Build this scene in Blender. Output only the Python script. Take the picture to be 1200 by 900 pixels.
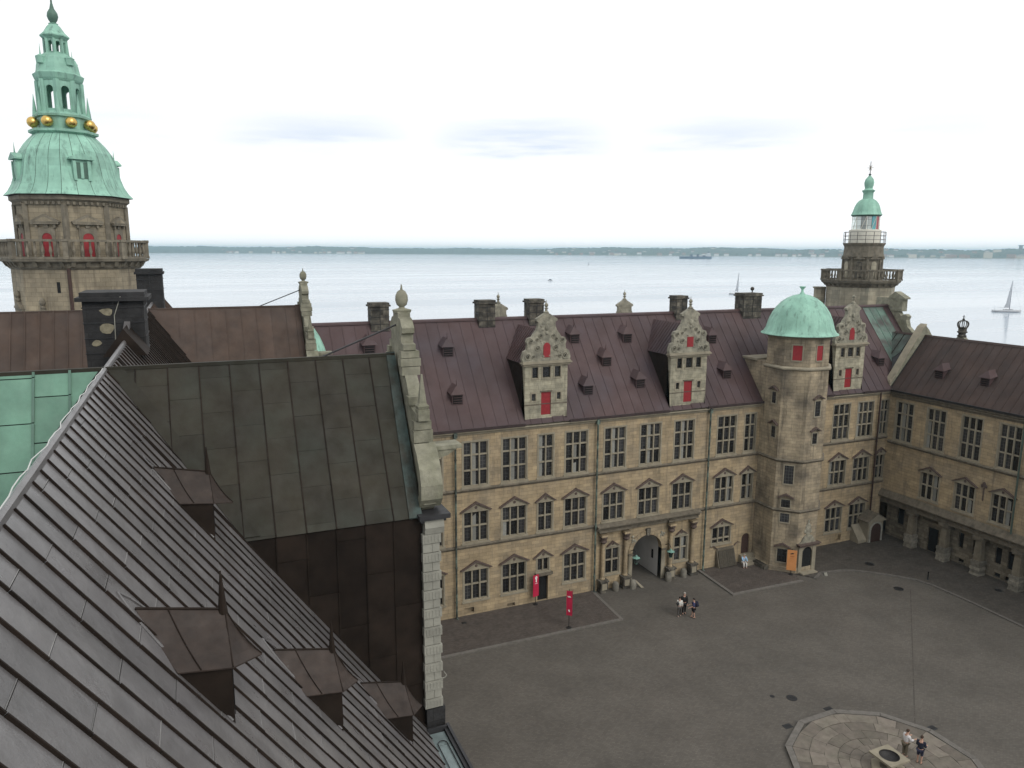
import bpy, bmesh, math, random
from mathutils import Vector, Matrix
random.seed(7)
R = math.radians
for o in list(bpy.data.objects): bpy.data.objects.remove(o)
S = bpy.context.scene
COL = S.collection

# ------------------------------------------------------------------ camera
cd = bpy.data.cameras.new('camera'); cam = bpy.data.objects.new('camera', cd); COL.objects.link(cam)
pitch, roll, yaw = 0.17723, 0.00419, 0.40443
f = Vector((math.sin(yaw)*math.cos(pitch), math.cos(yaw)*math.cos(pitch), -math.sin(pitch)))
r = Vector((math.cos(yaw), -math.sin(yaw), 0)); u = r.cross(f)
r2 = r*math.cos(roll)+u*math.sin(roll); u2 = -r*math.sin(roll)+u*math.cos(roll)
m = Matrix(((r2.x, u2.x, -f.x, 0), (r2.y, u2.y, -f.y, 0), (r2.z, u2.z, -f.z, 30), (0, 0, 0, 1)))
cam.matrix_world = m
cd.sensor_width = 36; cd.lens = 870.5/1200*36; cd.clip_start = .2; cd.clip_end = 60000
S.camera = cam
# ------------------------------------------------------------------ sky, sun, exposure
SUN_EL, SUN_AZ = R(38), R(158)       # azimuth clockwise from +y
W = bpy.data.worlds.new('World'); S.world = W; W.use_nodes = True
def build_world():
    nt = W.node_tree; nt.nodes.clear(); N = nt.nodes.new; L = nt.links.new
    out = N('ShaderNodeOutputWorld'); bg = N('ShaderNodeBackground'); L(bg.outputs[0], out.inputs[0])
    sky = N('ShaderNodeTexSky'); sky.sky_type = 'NISHITA'; sky.sun_disc = False
    sky.sun_elevation = SUN_EL; sky.sun_rotation = SUN_AZ; sky.altitude = 30; sky.air_density = 1; sky.dust_density = 2
    tc = N('ShaderNodeTexCoord'); sep = N('ShaderNodeSeparateXYZ'); L(tc.outputs['Generated'], sep.inputs[0])
    def math_(op, a, b=None, c=None):
        n = N('ShaderNodeMath'); n.operation = op
        for i, v in enumerate((a, b, c)):
            if v is None: continue
            if isinstance(v, (int, float)): n.inputs[i].default_value = v
            else: L(v, n.inputs[i])
        return n.outputs[0]
    az = math_('ARCTAN2', sep.outputs[0], sep.outputs[1]); el = math_('ARCSINE', sep.outputs[2])
    comb = N('ShaderNodeCombineXYZ'); L(math_('MULTIPLY', az, 7), comb.inputs[0]); L(math_('MULTIPLY', el, 60), comb.inputs[1])
    nz = N('ShaderNodeTexNoise'); nz.inputs['Scale'].default_value = 1.0; nz.inputs['Detail'].default_value = 5; L(comb.outputs[0], nz.inputs['Vector'])
    # thin blue-grey openings low in the cloud deck, repeating round the sky
    ph = math_('MULTIPLY', math_('ADD', az, -0.417), 2*math.pi/0.266)
    wob = math_('MULTIPLY', math_('SUBTRACT', nz.outputs['Fac'], .5), .06)
    dz = math_('DIVIDE', math_('SUBTRACT', math_('ADD', el, wob), 0.1445), 0.019)
    band = math_('POWER', 2.718, math_('MULTIPLY', math_('MULTIPLY', dz, dz), -1))
    lobe = math_('MULTIPLY', math_('POWER', math_('MULTIPLY_ADD', math_('COSINE', ph), .5, .5), .5), math_('MULTIPLY_ADD', math_('COSINE', math_('MULTIPLY', math_('ADD', az, -.39), 4)), .5, .5))
    streak = math_('MULTIPLY', math_('MULTIPLY', band, lobe), math_('MULTIPLY_ADD', nz.outputs['Fac'], 1.3, -.05))
    # overall deck: soft low-frequency variation, slightly cooler towards the horizon
    n2 = N('ShaderNodeTexNoise'); n2.inputs['Scale'].default_value = 2.2; n2.inputs['Detail'].default_value = 4; L(tc.outputs['Generated'], n2.inputs['Vector'])
    low = N('ShaderNodeMapRange'); low.inputs['From Min'].default_value = 0.0; low.inputs['From Max'].default_value = .12
    low.inputs['To Min'].default_value = 1; low.inputs['To Max'].default_value = 0; L(el, low.inputs['Value'])
    deck = N('ShaderNodeMix'); deck.data_type = 'RGBA'; L(low.outputs[0], deck.inputs['Factor'])
    deck.inputs['A'].default_value = (1.12, 1.13, 1.14, 1); deck.inputs['B'].default_value = (1.34, 1.35, 1.37, 1)
    var = N('ShaderNodeMix'); var.data_type = 'RGBA'; var.blend_type = 'MULTIPLY'; var.inputs['Factor'].default_value = 1
    L(deck.outputs['Result'], var.inputs['A'])
    vr = N('ShaderNodeMapRange'); vr.inputs['To Min'].default_value = .93; vr.inputs['To Max'].default_value = 1.07; L(n2.outputs['Fac'], vr.inputs['Value'])
    L(vr.outputs[0], var.inputs['B'])
    mx = N('ShaderNodeMix'); mx.data_type = 'RGBA'; mx.clamp_factor = True; L(math_('MULTIPLY', streak, 1.5), mx.inputs['Factor'])
    L(var.outputs['Result'], mx.inputs['A']); mx.inputs['B'].default_value = (.78, .87, 1.0, 1)
    sc = N('ShaderNodeVectorMath'); sc.operation = 'SCALE'; sc.inputs['Scale'].default_value = .1; L(sky.outputs[0], sc.inputs[0])
    fin = N('ShaderNodeMix'); fin.data_type = 'RGBA'; fin.inputs['Factor'].default_value = .95
    L(sc.outputs[0], fin.inputs['A']); L(mx.outputs['Result'], fin.inputs['B'])
    L(fin.outputs['Result'], bg.inputs['Color']); bg.inputs['Strength'].default_value = 1.0
build_world()
sl = bpy.data.lights.new('sun', 'SUN'); sun = bpy.data.objects.new('sun', sl); COL.objects.link(sun)
sl.energy = 1.4; sl.angle = R(30); sl.color = (1, .96, .9)
sd = Vector((math.sin(SUN_AZ)*math.cos(SUN_EL), math.cos(SUN_AZ)*math.cos(SUN_EL), math.sin(SUN_EL)))
sun.rotation_euler = sd.to_track_quat('Z', 'Y').to_euler(); sun.location = (0, 0, 80)
S.view_settings.view_transform = 'Standard'; S.view_settings.look = 'None'
S.view_settings.exposure = 0; S.view_settings.gamma = 1; S.view_settings.use_curve_mapping = False

# ------------------------------------------------------------------ materials
MAT = {}
def mat(name, base, var=.15, rough=.8, scale=2., bump=.15, bscale=12., rnd=.1, spec=.4, metal=0., space='pos', tint=None, tintscale=.35, tintamt=.5,
        bricks=None, brickamt=.25, streak=0., streakcol=(.03, .028, .024), detail=None):
    """noise-mottled surface; tint: a second colour in soft patches; bricks=(w,h): stone courses; streak: vertical weather streaks"""
    if name in MAT: return MAT[name]
    M_ = bpy.data.materials.new(name); M_.use_nodes = True; nt = M_.node_tree; N = nt.nodes.new; L = nt.links.new
    p = nt.nodes['Principled BSDF']; p.inputs['Roughness'].default_value = rough; p.inputs['Specular IOR Level'].default_value = spec; p.inputs['Metallic'].default_value = metal
    if space == 'pos': g = N('ShaderNodeNewGeometry'); co = g.outputs['Position']
    else: g = N('ShaderNodeTexCoord'); co = g.outputs['Object']
    def noise(s, d=6, ro=.6, vec=None):
        n = N('ShaderNodeTexNoise'); n.inputs['Scale'].default_value = s; n.inputs['Detail'].default_value = d; n.inputs['Roughness'].default_value = ro
        L(vec or co, n.inputs['Vector']); return n.outputs['Fac']
    def rng(v, a, b, lo, hi):
        n = N('ShaderNodeMapRange'); n.inputs['From Min'].default_value = a; n.inputs['From Max'].default_value = b; n.inputs['To Min'].default_value = lo; n.inputs['To Max'].default_value = hi; L(v, n.inputs['Value']); return n.outputs[0]
    def mul(c, v):
        n = N('ShaderNodeMix'); n.data_type = 'RGBA'; n.blend_type = 'MULTIPLY'; n.inputs['Factor'].default_value = 1; L(c, n.inputs['A']); L(v, n.inputs['B']); return n.outputs['Result']
    def mix(fac, a, b):
        n = N('ShaderNodeMix'); n.data_type = 'RGBA'; n.clamp_factor = True; L(fac, n.inputs['Factor'])
        for s, v in (('A', a), ('B', b)):
            if isinstance(v, tuple): n.inputs[s].default_value = (*v[:3], 1)
            else: L(v, n.inputs[s])
        return n.outputs['Result']
    rgb = N('ShaderNodeRGB'); rgb.outputs[0].default_value = (*base, 1); c = rgb.outputs[0]
    if tint: c = mix(rng(noise(tintscale, 5), .42, .68, 0, tintamt), c, tint)
    c = mul(c, rng(noise(scale), .3, .7, 1-var, 1+var))
    hgt = noise(bscale, 8, .65)
    if bricks:
        up = N('ShaderNodeVectorMath'); up.operation = 'CROSS_PRODUCT'; gn = N('ShaderNodeNewGeometry'); L(gn.outputs['True Normal'], up.inputs[0]); up.inputs[1].default_value = (0, 0, 1)
        dt = N('ShaderNodeVectorMath'); dt.operation = 'DOT_PRODUCT'; L(up.outputs[0], dt.inputs[0]); L(gn.outputs['Position'], dt.inputs[1])
        sp = N('ShaderNodeSeparateXYZ'); L(gn.outputs['Position'], sp.inputs[0]); cb = N('ShaderNodeCombineXYZ'); L(dt.outputs['Value'], cb.inputs[0]); L(sp.outputs[2], cb.inputs[1])
        b = N('ShaderNodeTexBrick'); L(cb.outputs[0], b.inputs['Vector']); b.inputs['Scale'].default_value = 1; b.inputs['Brick Width'].default_value = bricks[0]; b.inputs['Row Height'].default_value = bricks[1]
        b.inputs['Mortar Size'].default_value = .012; b.inputs['Bias'].default_value = 0
        b.inputs['Color1'].default_value = (1-brickamt,)*3+(1,); b.inputs['Color2'].default_value = (1+brickamt, 1+brickamt*.9, 1+brickamt*.75, 1); b.inputs['Mortar'].default_value = (.62, .6, .57, 1)
        c = mul(c, b.outputs['Color'])
    if streak:
        mp = N('ShaderNodeMapping'); mp.inputs['Scale'].default_value = (1.6, 1.6, .16); L(co, mp.inputs['Vector'])
        c = mix(rng(noise(1.3, 7, .7, mp.outputs[0]), .52, .74, 0, streak), c, streakcol)
    if detail: c = detail(nt, c, co, noise, rng, mix, mul)
    if rnd:
        oi = N('ShaderNodeObjectInfo'); c = mul(c, rng(oi.outputs['Random'], 0, 1, 1-rnd, 1+rnd))
    L(c, p.inputs['Base Color'])
    if bump:
        bn = N('ShaderNodeBump'); bn.inputs['Strength'].default_value = bump; bn.inputs['Distance'].default_value = .05; L(hgt, bn.inputs['Height']); L(bn.outputs[0], p.inputs['Normal'])
    rr = rng(noise(scale*1.7), .3, .7, max(.02, rough-.1), min(1, rough+.1)); L(rr, p.inputs['Roughness'])
    MAT[name] = M_; return M_

def sheet_edges(nt, c, co, noise, rng, mix, mul):
    """pale oxide along the folded end of a copper sheet and scattered drips (object space: v runs along y)"""
    N = nt.nodes.new; L = nt.links.new
    n = noise(3.2, 6, .75)
    return mix(rng(n, .68, .8, 0, .45), c, (.20, .21, .19))

m_stone = mat('sandstone', (.34, .268, .168), .2, .9, 1.1, .3, 9, 0, tint=(.25, .207, .146), tintscale=.5, tintamt=.9, bricks=(.75, .3), brickamt=.15, streak=.85, streakcol=(.13, .11, .084))
m_frame = mat('grey_stone', (.255, .228, .17), .18, .9, 1.5, .2, 14, .06, streak=.3, streakcol=(.1, .09, .07))
m_dstone = mat('weathered_stone', (.325, .305, .228), .3, .92, 1.6, .6, 7, .05, bricks=(.8, .33), brickamt=.14, streak=.6, streakcol=(.07, .066, .055), tint=(.2, .19, .148), tintscale=1.2, tintamt=.7)
m_carve = mat('carved_stone', (.265, .25, .195), .35, .92, 2.5, .9, 6, .05, streak=.6, streakcol=(.05, .049, .041), tint=(.12, .117, .096), tintscale=2)
m_tstone = mat('tower_stone', (.325, .272, .19), .28, .9, 1.2, .4, 8, 0, bricks=(.7, .3), brickamt=.13, streak=.9, streakcol=(.05, .043, .034), tint=(.14, .12, .092), tintscale=.4, tintamt=.95)
m_string = mat('string_course_stone', (.135, .117, .088), .3, .9, 2.4, .4, 10, 0, streak=.6)
m_coping = mat('brown_coping_tile', (.09, .065, .055), .3, .8, 4, .4, 16, 0)
m_blackst = mat('soot_black_stone', (.02, .02, .021), .4, .8, 2.2, .5, 9, .1, bricks=(.9, .5), brickamt=.35)
m_chim = mat('chimney_stone', (.055, .051, .044), .45, .9, 2.6, .5, 9, .15, bricks=(.45, .4), brickamt=.5, tint=(.17, .16, .13), tintscale=1.5)
m_quoin = mat('pale_quoin_stone', (.275, .27, .23), .14, .9, 2.2, .35, 12, .1, streak=.2, streakcol=(.3, .29, .25))
m_scroll = mat('lichen_stone', (.23, .222, .168), .3, .93, 2.4, .5, 10, .08, tint=(.13, .13, .085), tintscale=1.4, tintamt=.8, streak=.4, streakcol=(.1, .1, .08))
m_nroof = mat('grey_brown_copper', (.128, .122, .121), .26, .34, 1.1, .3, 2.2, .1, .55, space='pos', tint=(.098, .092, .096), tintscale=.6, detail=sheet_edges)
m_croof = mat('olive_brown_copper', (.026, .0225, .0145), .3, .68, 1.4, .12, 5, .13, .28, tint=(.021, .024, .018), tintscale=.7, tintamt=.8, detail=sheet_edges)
m_bcopper = mat('brown_copper', (.062, .04, .029), .25, .66, 1.1, .12, 5, .12, .3, tint=(.05, .04, .036), tintscale=.5, streak=.3, streakcol=(.03, .022, .02))
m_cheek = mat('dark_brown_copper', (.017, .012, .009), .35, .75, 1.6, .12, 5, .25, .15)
m_proof = mat('purple_brown_copper', (.07, .042, .041), .28, .6, .5, .1, 4, .08, .3, tint=(.047, .035, .04), tintscale=.25, tintamt=.9, streak=.3, streakcol=(.04, .027, .027))
m_green = mat('green_copper', (.26, .47, .37), .16, .6, .9, .08, 6, .09, .35, tint=(.18, .34, .27), tintscale=.8, streak=.9, streakcol=(.06, .1, .088))
m_ngreen = mat('near_green_copper', (.115, .225, .165), .2, .6, 1.4, .1, 6, .1, .35, tint=(.085, .165, .125), tintscale=1.2, streak=.3, streakcol=(.16, .26, .2))
m_dgreen = mat('dull_green_copper', (.08, .15, .115), .2, .6, 1, .1, 6, .1, .35, streak=.35, streakcol=(.05, .05, .04))
m_gcop2 = mat('streaked_green_copper', (.10, .16, .13), .25, .6, .8, .1, 6, .2, .35, tint=(.06, .05, .047), tintscale=.7, tintamt=.9)
m_gold = mat('gilded_metal', (.62, .42, .13), .1, .3, 4, .05, 20, 0, .5, metal=1.)
m_lead = mat('dark_lead', (.03, .03, .032), .2, .6, 3, .1, 12, .1)
m_red = mat('red_painted_wood', (.24, .017, .022), .14, .6, 5, .1, 18, .06)
m_banner = mat('crimson_banner_cloth', (.42, .012, .05), .06, .8, 3, .05, 8, 0)
m_dbanner = mat('dark_crimson_banner_cloth', (.2, .008, .03), .06, .8, 3, .05, 8, 0)
m_orange = mat('orange_banner_cloth', (.55, .24, .085), .06, .8, 3, .05, 8, 0)
m_white = mat('white_print', (.8, .8, .78), .03, .7, 3, 0, 8, 0)
m_blackm = mat('black_metal', (.015, .015, .016), .2, .5, 5, .05, 20, 0)
m_pipe = mat('verdigris_pipe', (.045, .055, .048), .5, .6, 1.5, .1, 9, .1, tint=(.16, .22, .18), tintscale=1.5, tintamt=.6)
m_wood = mat('brown_wood', (.05, .028, .022), .25, .7, 6, .2, 20, .1)
m_gwood = mat('grey_brown_wood', (.06, .052, .038), .25, .8, 6, .2, 20, .1)
m_plaster = mat('white_plaster', (.5, .49, .47), .06, .9, 1.5, .08, 9, 0, streak=.15, streakcol=(.3, .29, .27))
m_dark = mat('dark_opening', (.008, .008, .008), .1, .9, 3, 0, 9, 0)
m_curtain = mat('pale_inner_shutter', (.2, .2, .18), .15, .8, 9, 0, 9, .2)
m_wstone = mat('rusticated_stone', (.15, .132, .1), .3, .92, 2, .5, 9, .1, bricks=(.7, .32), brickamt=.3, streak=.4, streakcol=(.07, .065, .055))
m_lwhite = mat('painted_lantern_gallery', (.62, .6, .52), .1, .7, 2, .05, 9, 0)
m_slab = mat('paving_slab', (.15, .129, .107), .22, .9, 2.2, .3, 14, .26, tint=(.145, .137, .105), tintscale=.9)
m_kerb = mat('granite_kerb', (.13, .12, .107), .2, .9, 3, .25, 20, .1)
m_redflag = mat('red_glass', (.3, .06, .07), .1, .3, 4, 0, 9, 0)

def glass_mat(name, base, rough, grid):
    M_ = bpy.data.materials.new(name); M_.use_nodes = True; nt = M_.node_tree; N = nt.nodes.new; L = nt.links.new
    p = nt.nodes['Principled BSDF']; p.inputs['Roughness'].default_value = rough; p.inputs['IOR'].default_value = 1.5
    tc = N('ShaderNodeTexCoord'); br = N('ShaderNodeTexBrick'); mp = N('ShaderNodeMapping'); mp.inputs['Rotation'].default_value = (R(90), 0, 0)
    L(tc.outputs['Object'], mp.inputs['Vector']); L(mp.outputs[0], br.inputs['Vector']); br.offset = 0
    br.inputs['Scale'].default_value = 1; br.inputs['Brick Width'].default_value = grid; br.inputs['Row Height'].default_value = grid*1.2; br.inputs['Mortar Size'].default_value = .014
    br.inputs['Color1'].default_value = (*base, 1); br.inputs['Color2'].default_value = tuple(b*1.8 for b in base)+(1,); br.inputs['Mortar'].default_value = (.045, .045, .043, 1)
    oi = N('ShaderNodeObjectInfo'); mr = N('ShaderNodeMapRange'); mr.inputs['To Min'].default_value = .4; mr.inputs['To Max'].default_value = 2.6; L(oi.outputs['Random'], mr.inputs['Value'])
    mu = N('ShaderNodeMix'); mu.data_type = 'RGBA'; mu.blend_type = 'MULTIPLY'; mu.inputs['Factor'].default_value = 1; L(br.outputs['Color'], mu.inputs['A']); L(mr.outputs[0], mu.inputs['B'])
    L(mu.outputs['Result'], p.inputs['Base Color'])
    n = N('ShaderNodeTexNoise'); n.inputs['Scale'].default_value = 3; L(tc.outputs['Object'], n.inputs['Vector'])
    bn = N('ShaderNodeBump'); bn.inputs['Strength'].default_value = .12; bn.inputs['Distance'].default_value = .05; L(n.outputs['Fac'], bn.inputs['Height']); L(bn.outputs[0], p.inputs['Normal'])
    return M_
m_glass = glass_mat('leaded_dark_glass', (.009, .009, .0095), .26, .26)
m_glass2 = glass_mat('lantern_glass', (.3, .33, .32), .08, .6)

# ------------------------------------------------------------------ mesh helpers
m_fold = mat('pale_folded_edge', (.19, .185, .18), .2, .5, 6, 0, 9, .3)
class MB:
    def __init__(s): s.v = []; s.f = []
    def add(s, vs, fs):
        o = len(s.v); s.v += [tuple(v) for v in vs]; s.f += [tuple(i+o for i in q) for q in fs]; return s
    def box(s, x0, x1, y0, y1, z0, z1):
        x0, x1 = min(x0, x1), max(x0, x1); y0, y1 = min(y0, y1), max(y0, y1); z0, z1 = min(z0, z1), max(z0, z1)
        return s.add([(x0,y0,z0),(x1,y0,z0),(x1,y1,z0),(x0,y1,z0),(x0,y0,z1),(x1,y0,z1),(x1,y1,z1),(x0,y1,z1)],
                     [(0,3,2,1),(4,5,6,7),(0,1,5,4),(1,2,6,5),(2,3,7,6),(3,0,4,7)])
    def prism(s, pts, vec):
        """closed 3D polygon swept by vec"""
        n = len(pts); P = [Vector(p) for p in pts]; vec = Vector(vec)
        nn = Vector((0,0,0))
        for i in range(n): nn += P[i].cross(P[(i+1) % n])
        if nn.dot(vec) > 0: P = P[::-1]
        Q = [p+vec for p in P]
        return s.add([tuple(p) for p in P+Q], [tuple(range(n)), tuple(range(2*n-1, n-1, -1))]+[(i, i+n, (i+1) % n+n, (i+1) % n) for i in range(n)])
    def xz(s, pts, y0, y1): return s.prism([(a, y0, b) for a, b in pts], (0, y1-y0, 0))
    def yz(s, pts, x0, x1): return s.prism([(x0, a, b) for a, b in pts], (x1-x0, 0, 0))
    def xy(s, pts, z0, z1): return s.prism([(a, b, z0) for a, b in pts], (0, 0, z1-z0))
    def lathe(s, prof, n=16, cx=0, cy=0, rot=0., a0=0., a1=2*math.pi):
        o = len(s.v); full = abs(a1-a0-2*math.pi) < 1e-6; k = n if full else n+1
        for (rr, z) in prof:
            for i in range(k):
                a = a0+(a1-a0)*i/n+rot; s.v.append((cx+rr*math.cos(a), cy+rr*math.sin(a), z))
        for j in range(len(prof)-1):
            for i in range(n):
                i2 = (i+1) % k; s.f.append((o+j*k+i, o+j*k+i2, o+(j+1)*k+i2, o+(j+1)*k+i))
        if full:
            s.f.append(tuple(o+i for i in range(k-1, -1, -1))); s.f.append(tuple(o+(len(prof)-1)*k+i for i in range(k)))
        return s
    def tube(s, p0, p1, r0, r1=None, n=8):
        r1 = r0 if r1 is None else r1; p0, p1 = Vector(p0), Vector(p1); d = (p1-p0).normalized()
        a = d.cross((0,0,1)) if abs(d.z) < .95 else d.cross((1,0,0)); a.normalize(); b = d.cross(a); o = len(s.v)
        for p, rr in ((p0, r0), (p1, r1)):
            for i in range(n):
                t = 2*math.pi*i/n; s.v.append(tuple(p+(a*math.cos(t)+b*math.sin(t))*rr))
        for i in range(n): s.f.append((o+i, o+n+i, o+n+(i+1) % n, o+(i+1) % n))
        s.f.append(tuple(o+i for i in range(n))); s.f.append(tuple(o+n+i for i in range(n-1, -1, -1))); return s
    def ball(s, c, rad, nu=12, nv=8, sc=(1,1,1)):
        pr = [(max(1e-3, rad*math.sin(math.pi*j/nv)), -rad*math.cos(math.pi*j/nv)) for j in range(nv+1)]
        o = len(s.v); s.lathe(pr, nu)
        for i in range(o, len(s.v)):
            v = s.v[i]; s.v[i] = (c[0]+v[0]*sc[0], c[1]+v[1]*sc[1], c[2]+v[2]*sc[2])
        return s
    def mesh(s, name, m, smooth=False):
        me = bpy.data.meshes.new(name); me.from_pydata(s.v, [], s.f); me.update()
        bm = bmesh.new(); bm.from_mesh(me); bmesh.ops.recalc_face_normals(bm, faces=bm.faces); bm.to_mesh(me); bm.free()
        if smooth:
            me.polygons.foreach_set('use_smooth', [True]*len(me.polygons))
            try: me.set_sharp_from_angle(angle=R(40))
            except Exception: pass
        me.materials.append(m); return me
    def build(s, name, m, parent=None, smooth=False, loc=None):
        return put(name, s.mesh(name, m, smooth), parent, loc)
def put(name, me, parent=None, loc=None, rz=0.):
    o = bpy.data.objects.new(name, me); COL.objects.link(o)
    if parent: o.parent = parent
    if loc: o.location = loc
    if rz: o.rotation_euler = (0, 0, rz)
    return o
def tag(o, label, cat=None, group=None, kind=None):
    if label: o['label'] = label
    if cat: o['category'] = cat
    if group: o['group'] = group
    if kind: o['kind'] = kind
    return o
def thing(name, label, cat, group=None, loc=(0,0,0), rz=0.):
    return tag(put(name, None, None, loc, rz), label, cat, group)
def copy_tree(o, parent=None):
    c = o.copy(); COL.objects.link(c); c.parent = parent
    for ch in list(o.children): copy_tree(ch, c)
    return c
def struct(o, label=None): o['kind'] = 'structure'; return o

def clip(poly, a, b, c_):
    """keep a*u+b*v>=c_"""
    out = []
    for i in range(len(poly)):
        p, q = poly[i], poly[(i+1) % len(poly)]; dp = a*p[0]+b*p[1]-c_; dq = a*q[0]+b*q[1]-c_
        if dp >= 0: out.append(p)
        if (dp >= 0) != (dq >= 0): t = dp/(dp-dq); out.append((p[0]+(q[0]-p[0])*t, p[1]+(q[1]-p[1])*t))
    return out
PCACHE = {}
def panels(parent, m, org, eu, ev, u0, u1, v0, v1, w, sheet, clips=(), gap=.012, th=.02, seam=(.045, .05), stagger=True, name='roof_panel', tilt=.003, umat=None, fold=False):
    """lay folded metal sheets on a slope: u across, v down the slope. Each sheet is an object of its own."""
    org, eu, ev = Vector(org), Vector(eu).normalized(), Vector(ev).normalized(); n = eu.cross(ev).normalized()
    if n.z < 0: n = -n
    us = []; a = u0
    while a < u1-.05: us.append((a, min(a+w, u1))); a += w
    for k, (ua, ub) in enumerate(us):
        if sheet:
            off = (k*.43 % 1)*sheet if stagger else 0
            vs = []; b = v0-off
            while b < v1-.02:
                if b+sheet > v0+.05: vs.append((max(b, v0), min(b+sheet, v1)))
                b += sheet
        else: vs = [(v0, v1)]
        for (va, vb) in vs:
            poly = [(ua+gap/2, va+gap/2), (ub-gap/2, va+gap/2), (ub-gap/2, vb-gap/2), (ua+gap/2, vb-gap/2)]
            full = True
            for cl in clips:
                q = clip(poly, *cl)
                if q != poly: full = False
                poly = q
                if len(poly) < 3: break
            if len(poly) < 3: continue
            base = Vector((ua, va)); b = MB()
            P = [((p[0]-ua), (p[1]-va)) for p in poly]
            area = abs(sum(P[i][0]*P[(i+1) % len(P)][1]-P[(i+1) % len(P)][0]*P[i][1] for i in range(len(P))))/2
            if area < .01: continue
            key = (round(ub-ua, 3), round(vb-va, 3), th, seam, m.name) if full else None
            mt = m
            if umat: mt = umat(ua, va) or m; key = None if key is None else key+(mt.name,)
            me = PCACHE.get(key) if key else None
            if me is None:
                b.prism([(p[0], p[1], 0) for p in P], (0, 0, th))
                sv = [p[1] for p in P if p[0] < gap] or None
                if seam and sv and max(sv)-min(sv) > .05:
                    b.box(-seam[0]/2, seam[0]/2, min(sv), max(sv), .001, th+seam[1])
                ev_ = [p[0] for p in P if p[1] > vb-va-gap]
                if sheet and fold and ev_ and max(ev_)-min(ev_) > .05: b.box(min(ev_), max(ev_), vb-va-.019, vb-va-.008, th, th+.006)
                me = b.mesh(name, mt); me.materials.append(m_dgreen if mt.name.endswith('green_copper') else mt if mt.name.startswith(('purple', 'dark_brown_roof', 'brown')) else m_cheek); me.materials.append(m_fold)
                for pl in me.polygons:
                    zc = [me.vertices[i].co for i in pl.vertices]; zm = sum(q.z for q in zc)/len(zc); xm = sum(q.x for q in zc)/len(zc)
                    if seam and abs(xm) <= seam[0]/2+.001 and zm > 0 and len(zc) == 4 and max(q.x for q in zc)-min(q.x for q in zc) <= seam[0]+.001: pl.material_index = 1  # dark seam faces: the seam's shadow line is put into their colour
                    elif sheet and zm > th+.001: pl.material_index = 2
                if key: PCACHE[key] = me
            o = put(name, me, parent)
            t = random.uniform(-tilt, tilt); t2 = random.uniform(-tilt, tilt)
            nn = (n+eu*t+ev*t2).normalized(); xx = (eu-nn*eu.dot(nn)).normalized(); yy = nn.cross(xx)
            if yy.dot(ev) < 0:
                xx2 = eu; yy = (ev-nn*ev.dot(nn)).normalized(); M3 = Matrix((eu, yy, -nn)).transposed()
                M3 = Matrix(((eu.x, yy.x, nn.x), (eu.y, yy.y, nn.y), (eu.z, yy.z, nn.z)))
            else: M3 = Matrix(((xx.x, yy.x, nn.x), (xx.y, yy.y, nn.y), (xx.z, yy.z, nn.z)))
            pos = org+eu*ua+ev*va+n*random.uniform(0, .004)
            if M3.determinant() > 0:
                o.matrix_local = Matrix.Translation(pos) @ M3.to_4x4()
            else:
                # left-handed pair: bake the sheet directly
                me2 = me.copy(); me2.transform(Matrix.Translation(pos) @ M3.to_4x4()); me2.flip_normals(); o.data = me2
            
def wall_holes(b, fn, u0, u1, z0, z1, holes, depth=.35):
    """wall sheet with openings; fn(u,z,d) -> xyz, d = depth into the wall"""
    us = sorted({u0, u1, *[h[0] for h in holes], *[h[1] for h in holes]}); zs = sorted({z0, z1, *[h[2] for h in holes], *[h[3] for h in holes]})
    us = [x for x in us if u0 <= x <= u1]; zs = [x for x in zs if z0 <= x <= z1]
    for i in range(len(us)-1):
        for j in range(len(zs)-1):
            um, zm = (us[i]+us[i+1])/2, (zs[j]+zs[j+1])/2
            if any(h[0] < um < h[1] and h[2] < zm < h[3] for h in holes): continue
            b.add([fn(us[i], zs[j], 0), fn(us[i+1], zs[j], 0), fn(us[i+1], zs[j+1], 0), fn(us[i], zs[j+1], 0)], [(0, 1, 2, 3)])
    for (a, c, e, g) in holes:
        q = [(a, e), (c, e), (c, g), (a, g)]
        for k in range(4):
            p0, p1 = q[k], q[(k+1) % 4]
            b.add([fn(*p0, 0), fn(*p1, 0), fn(*p1, depth), fn(*p0, depth)], [(0, 1, 2, 3)])
        b.add([fn(*p, depth) for p in q], [(0, 1, 2, 3)])
    return b
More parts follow.
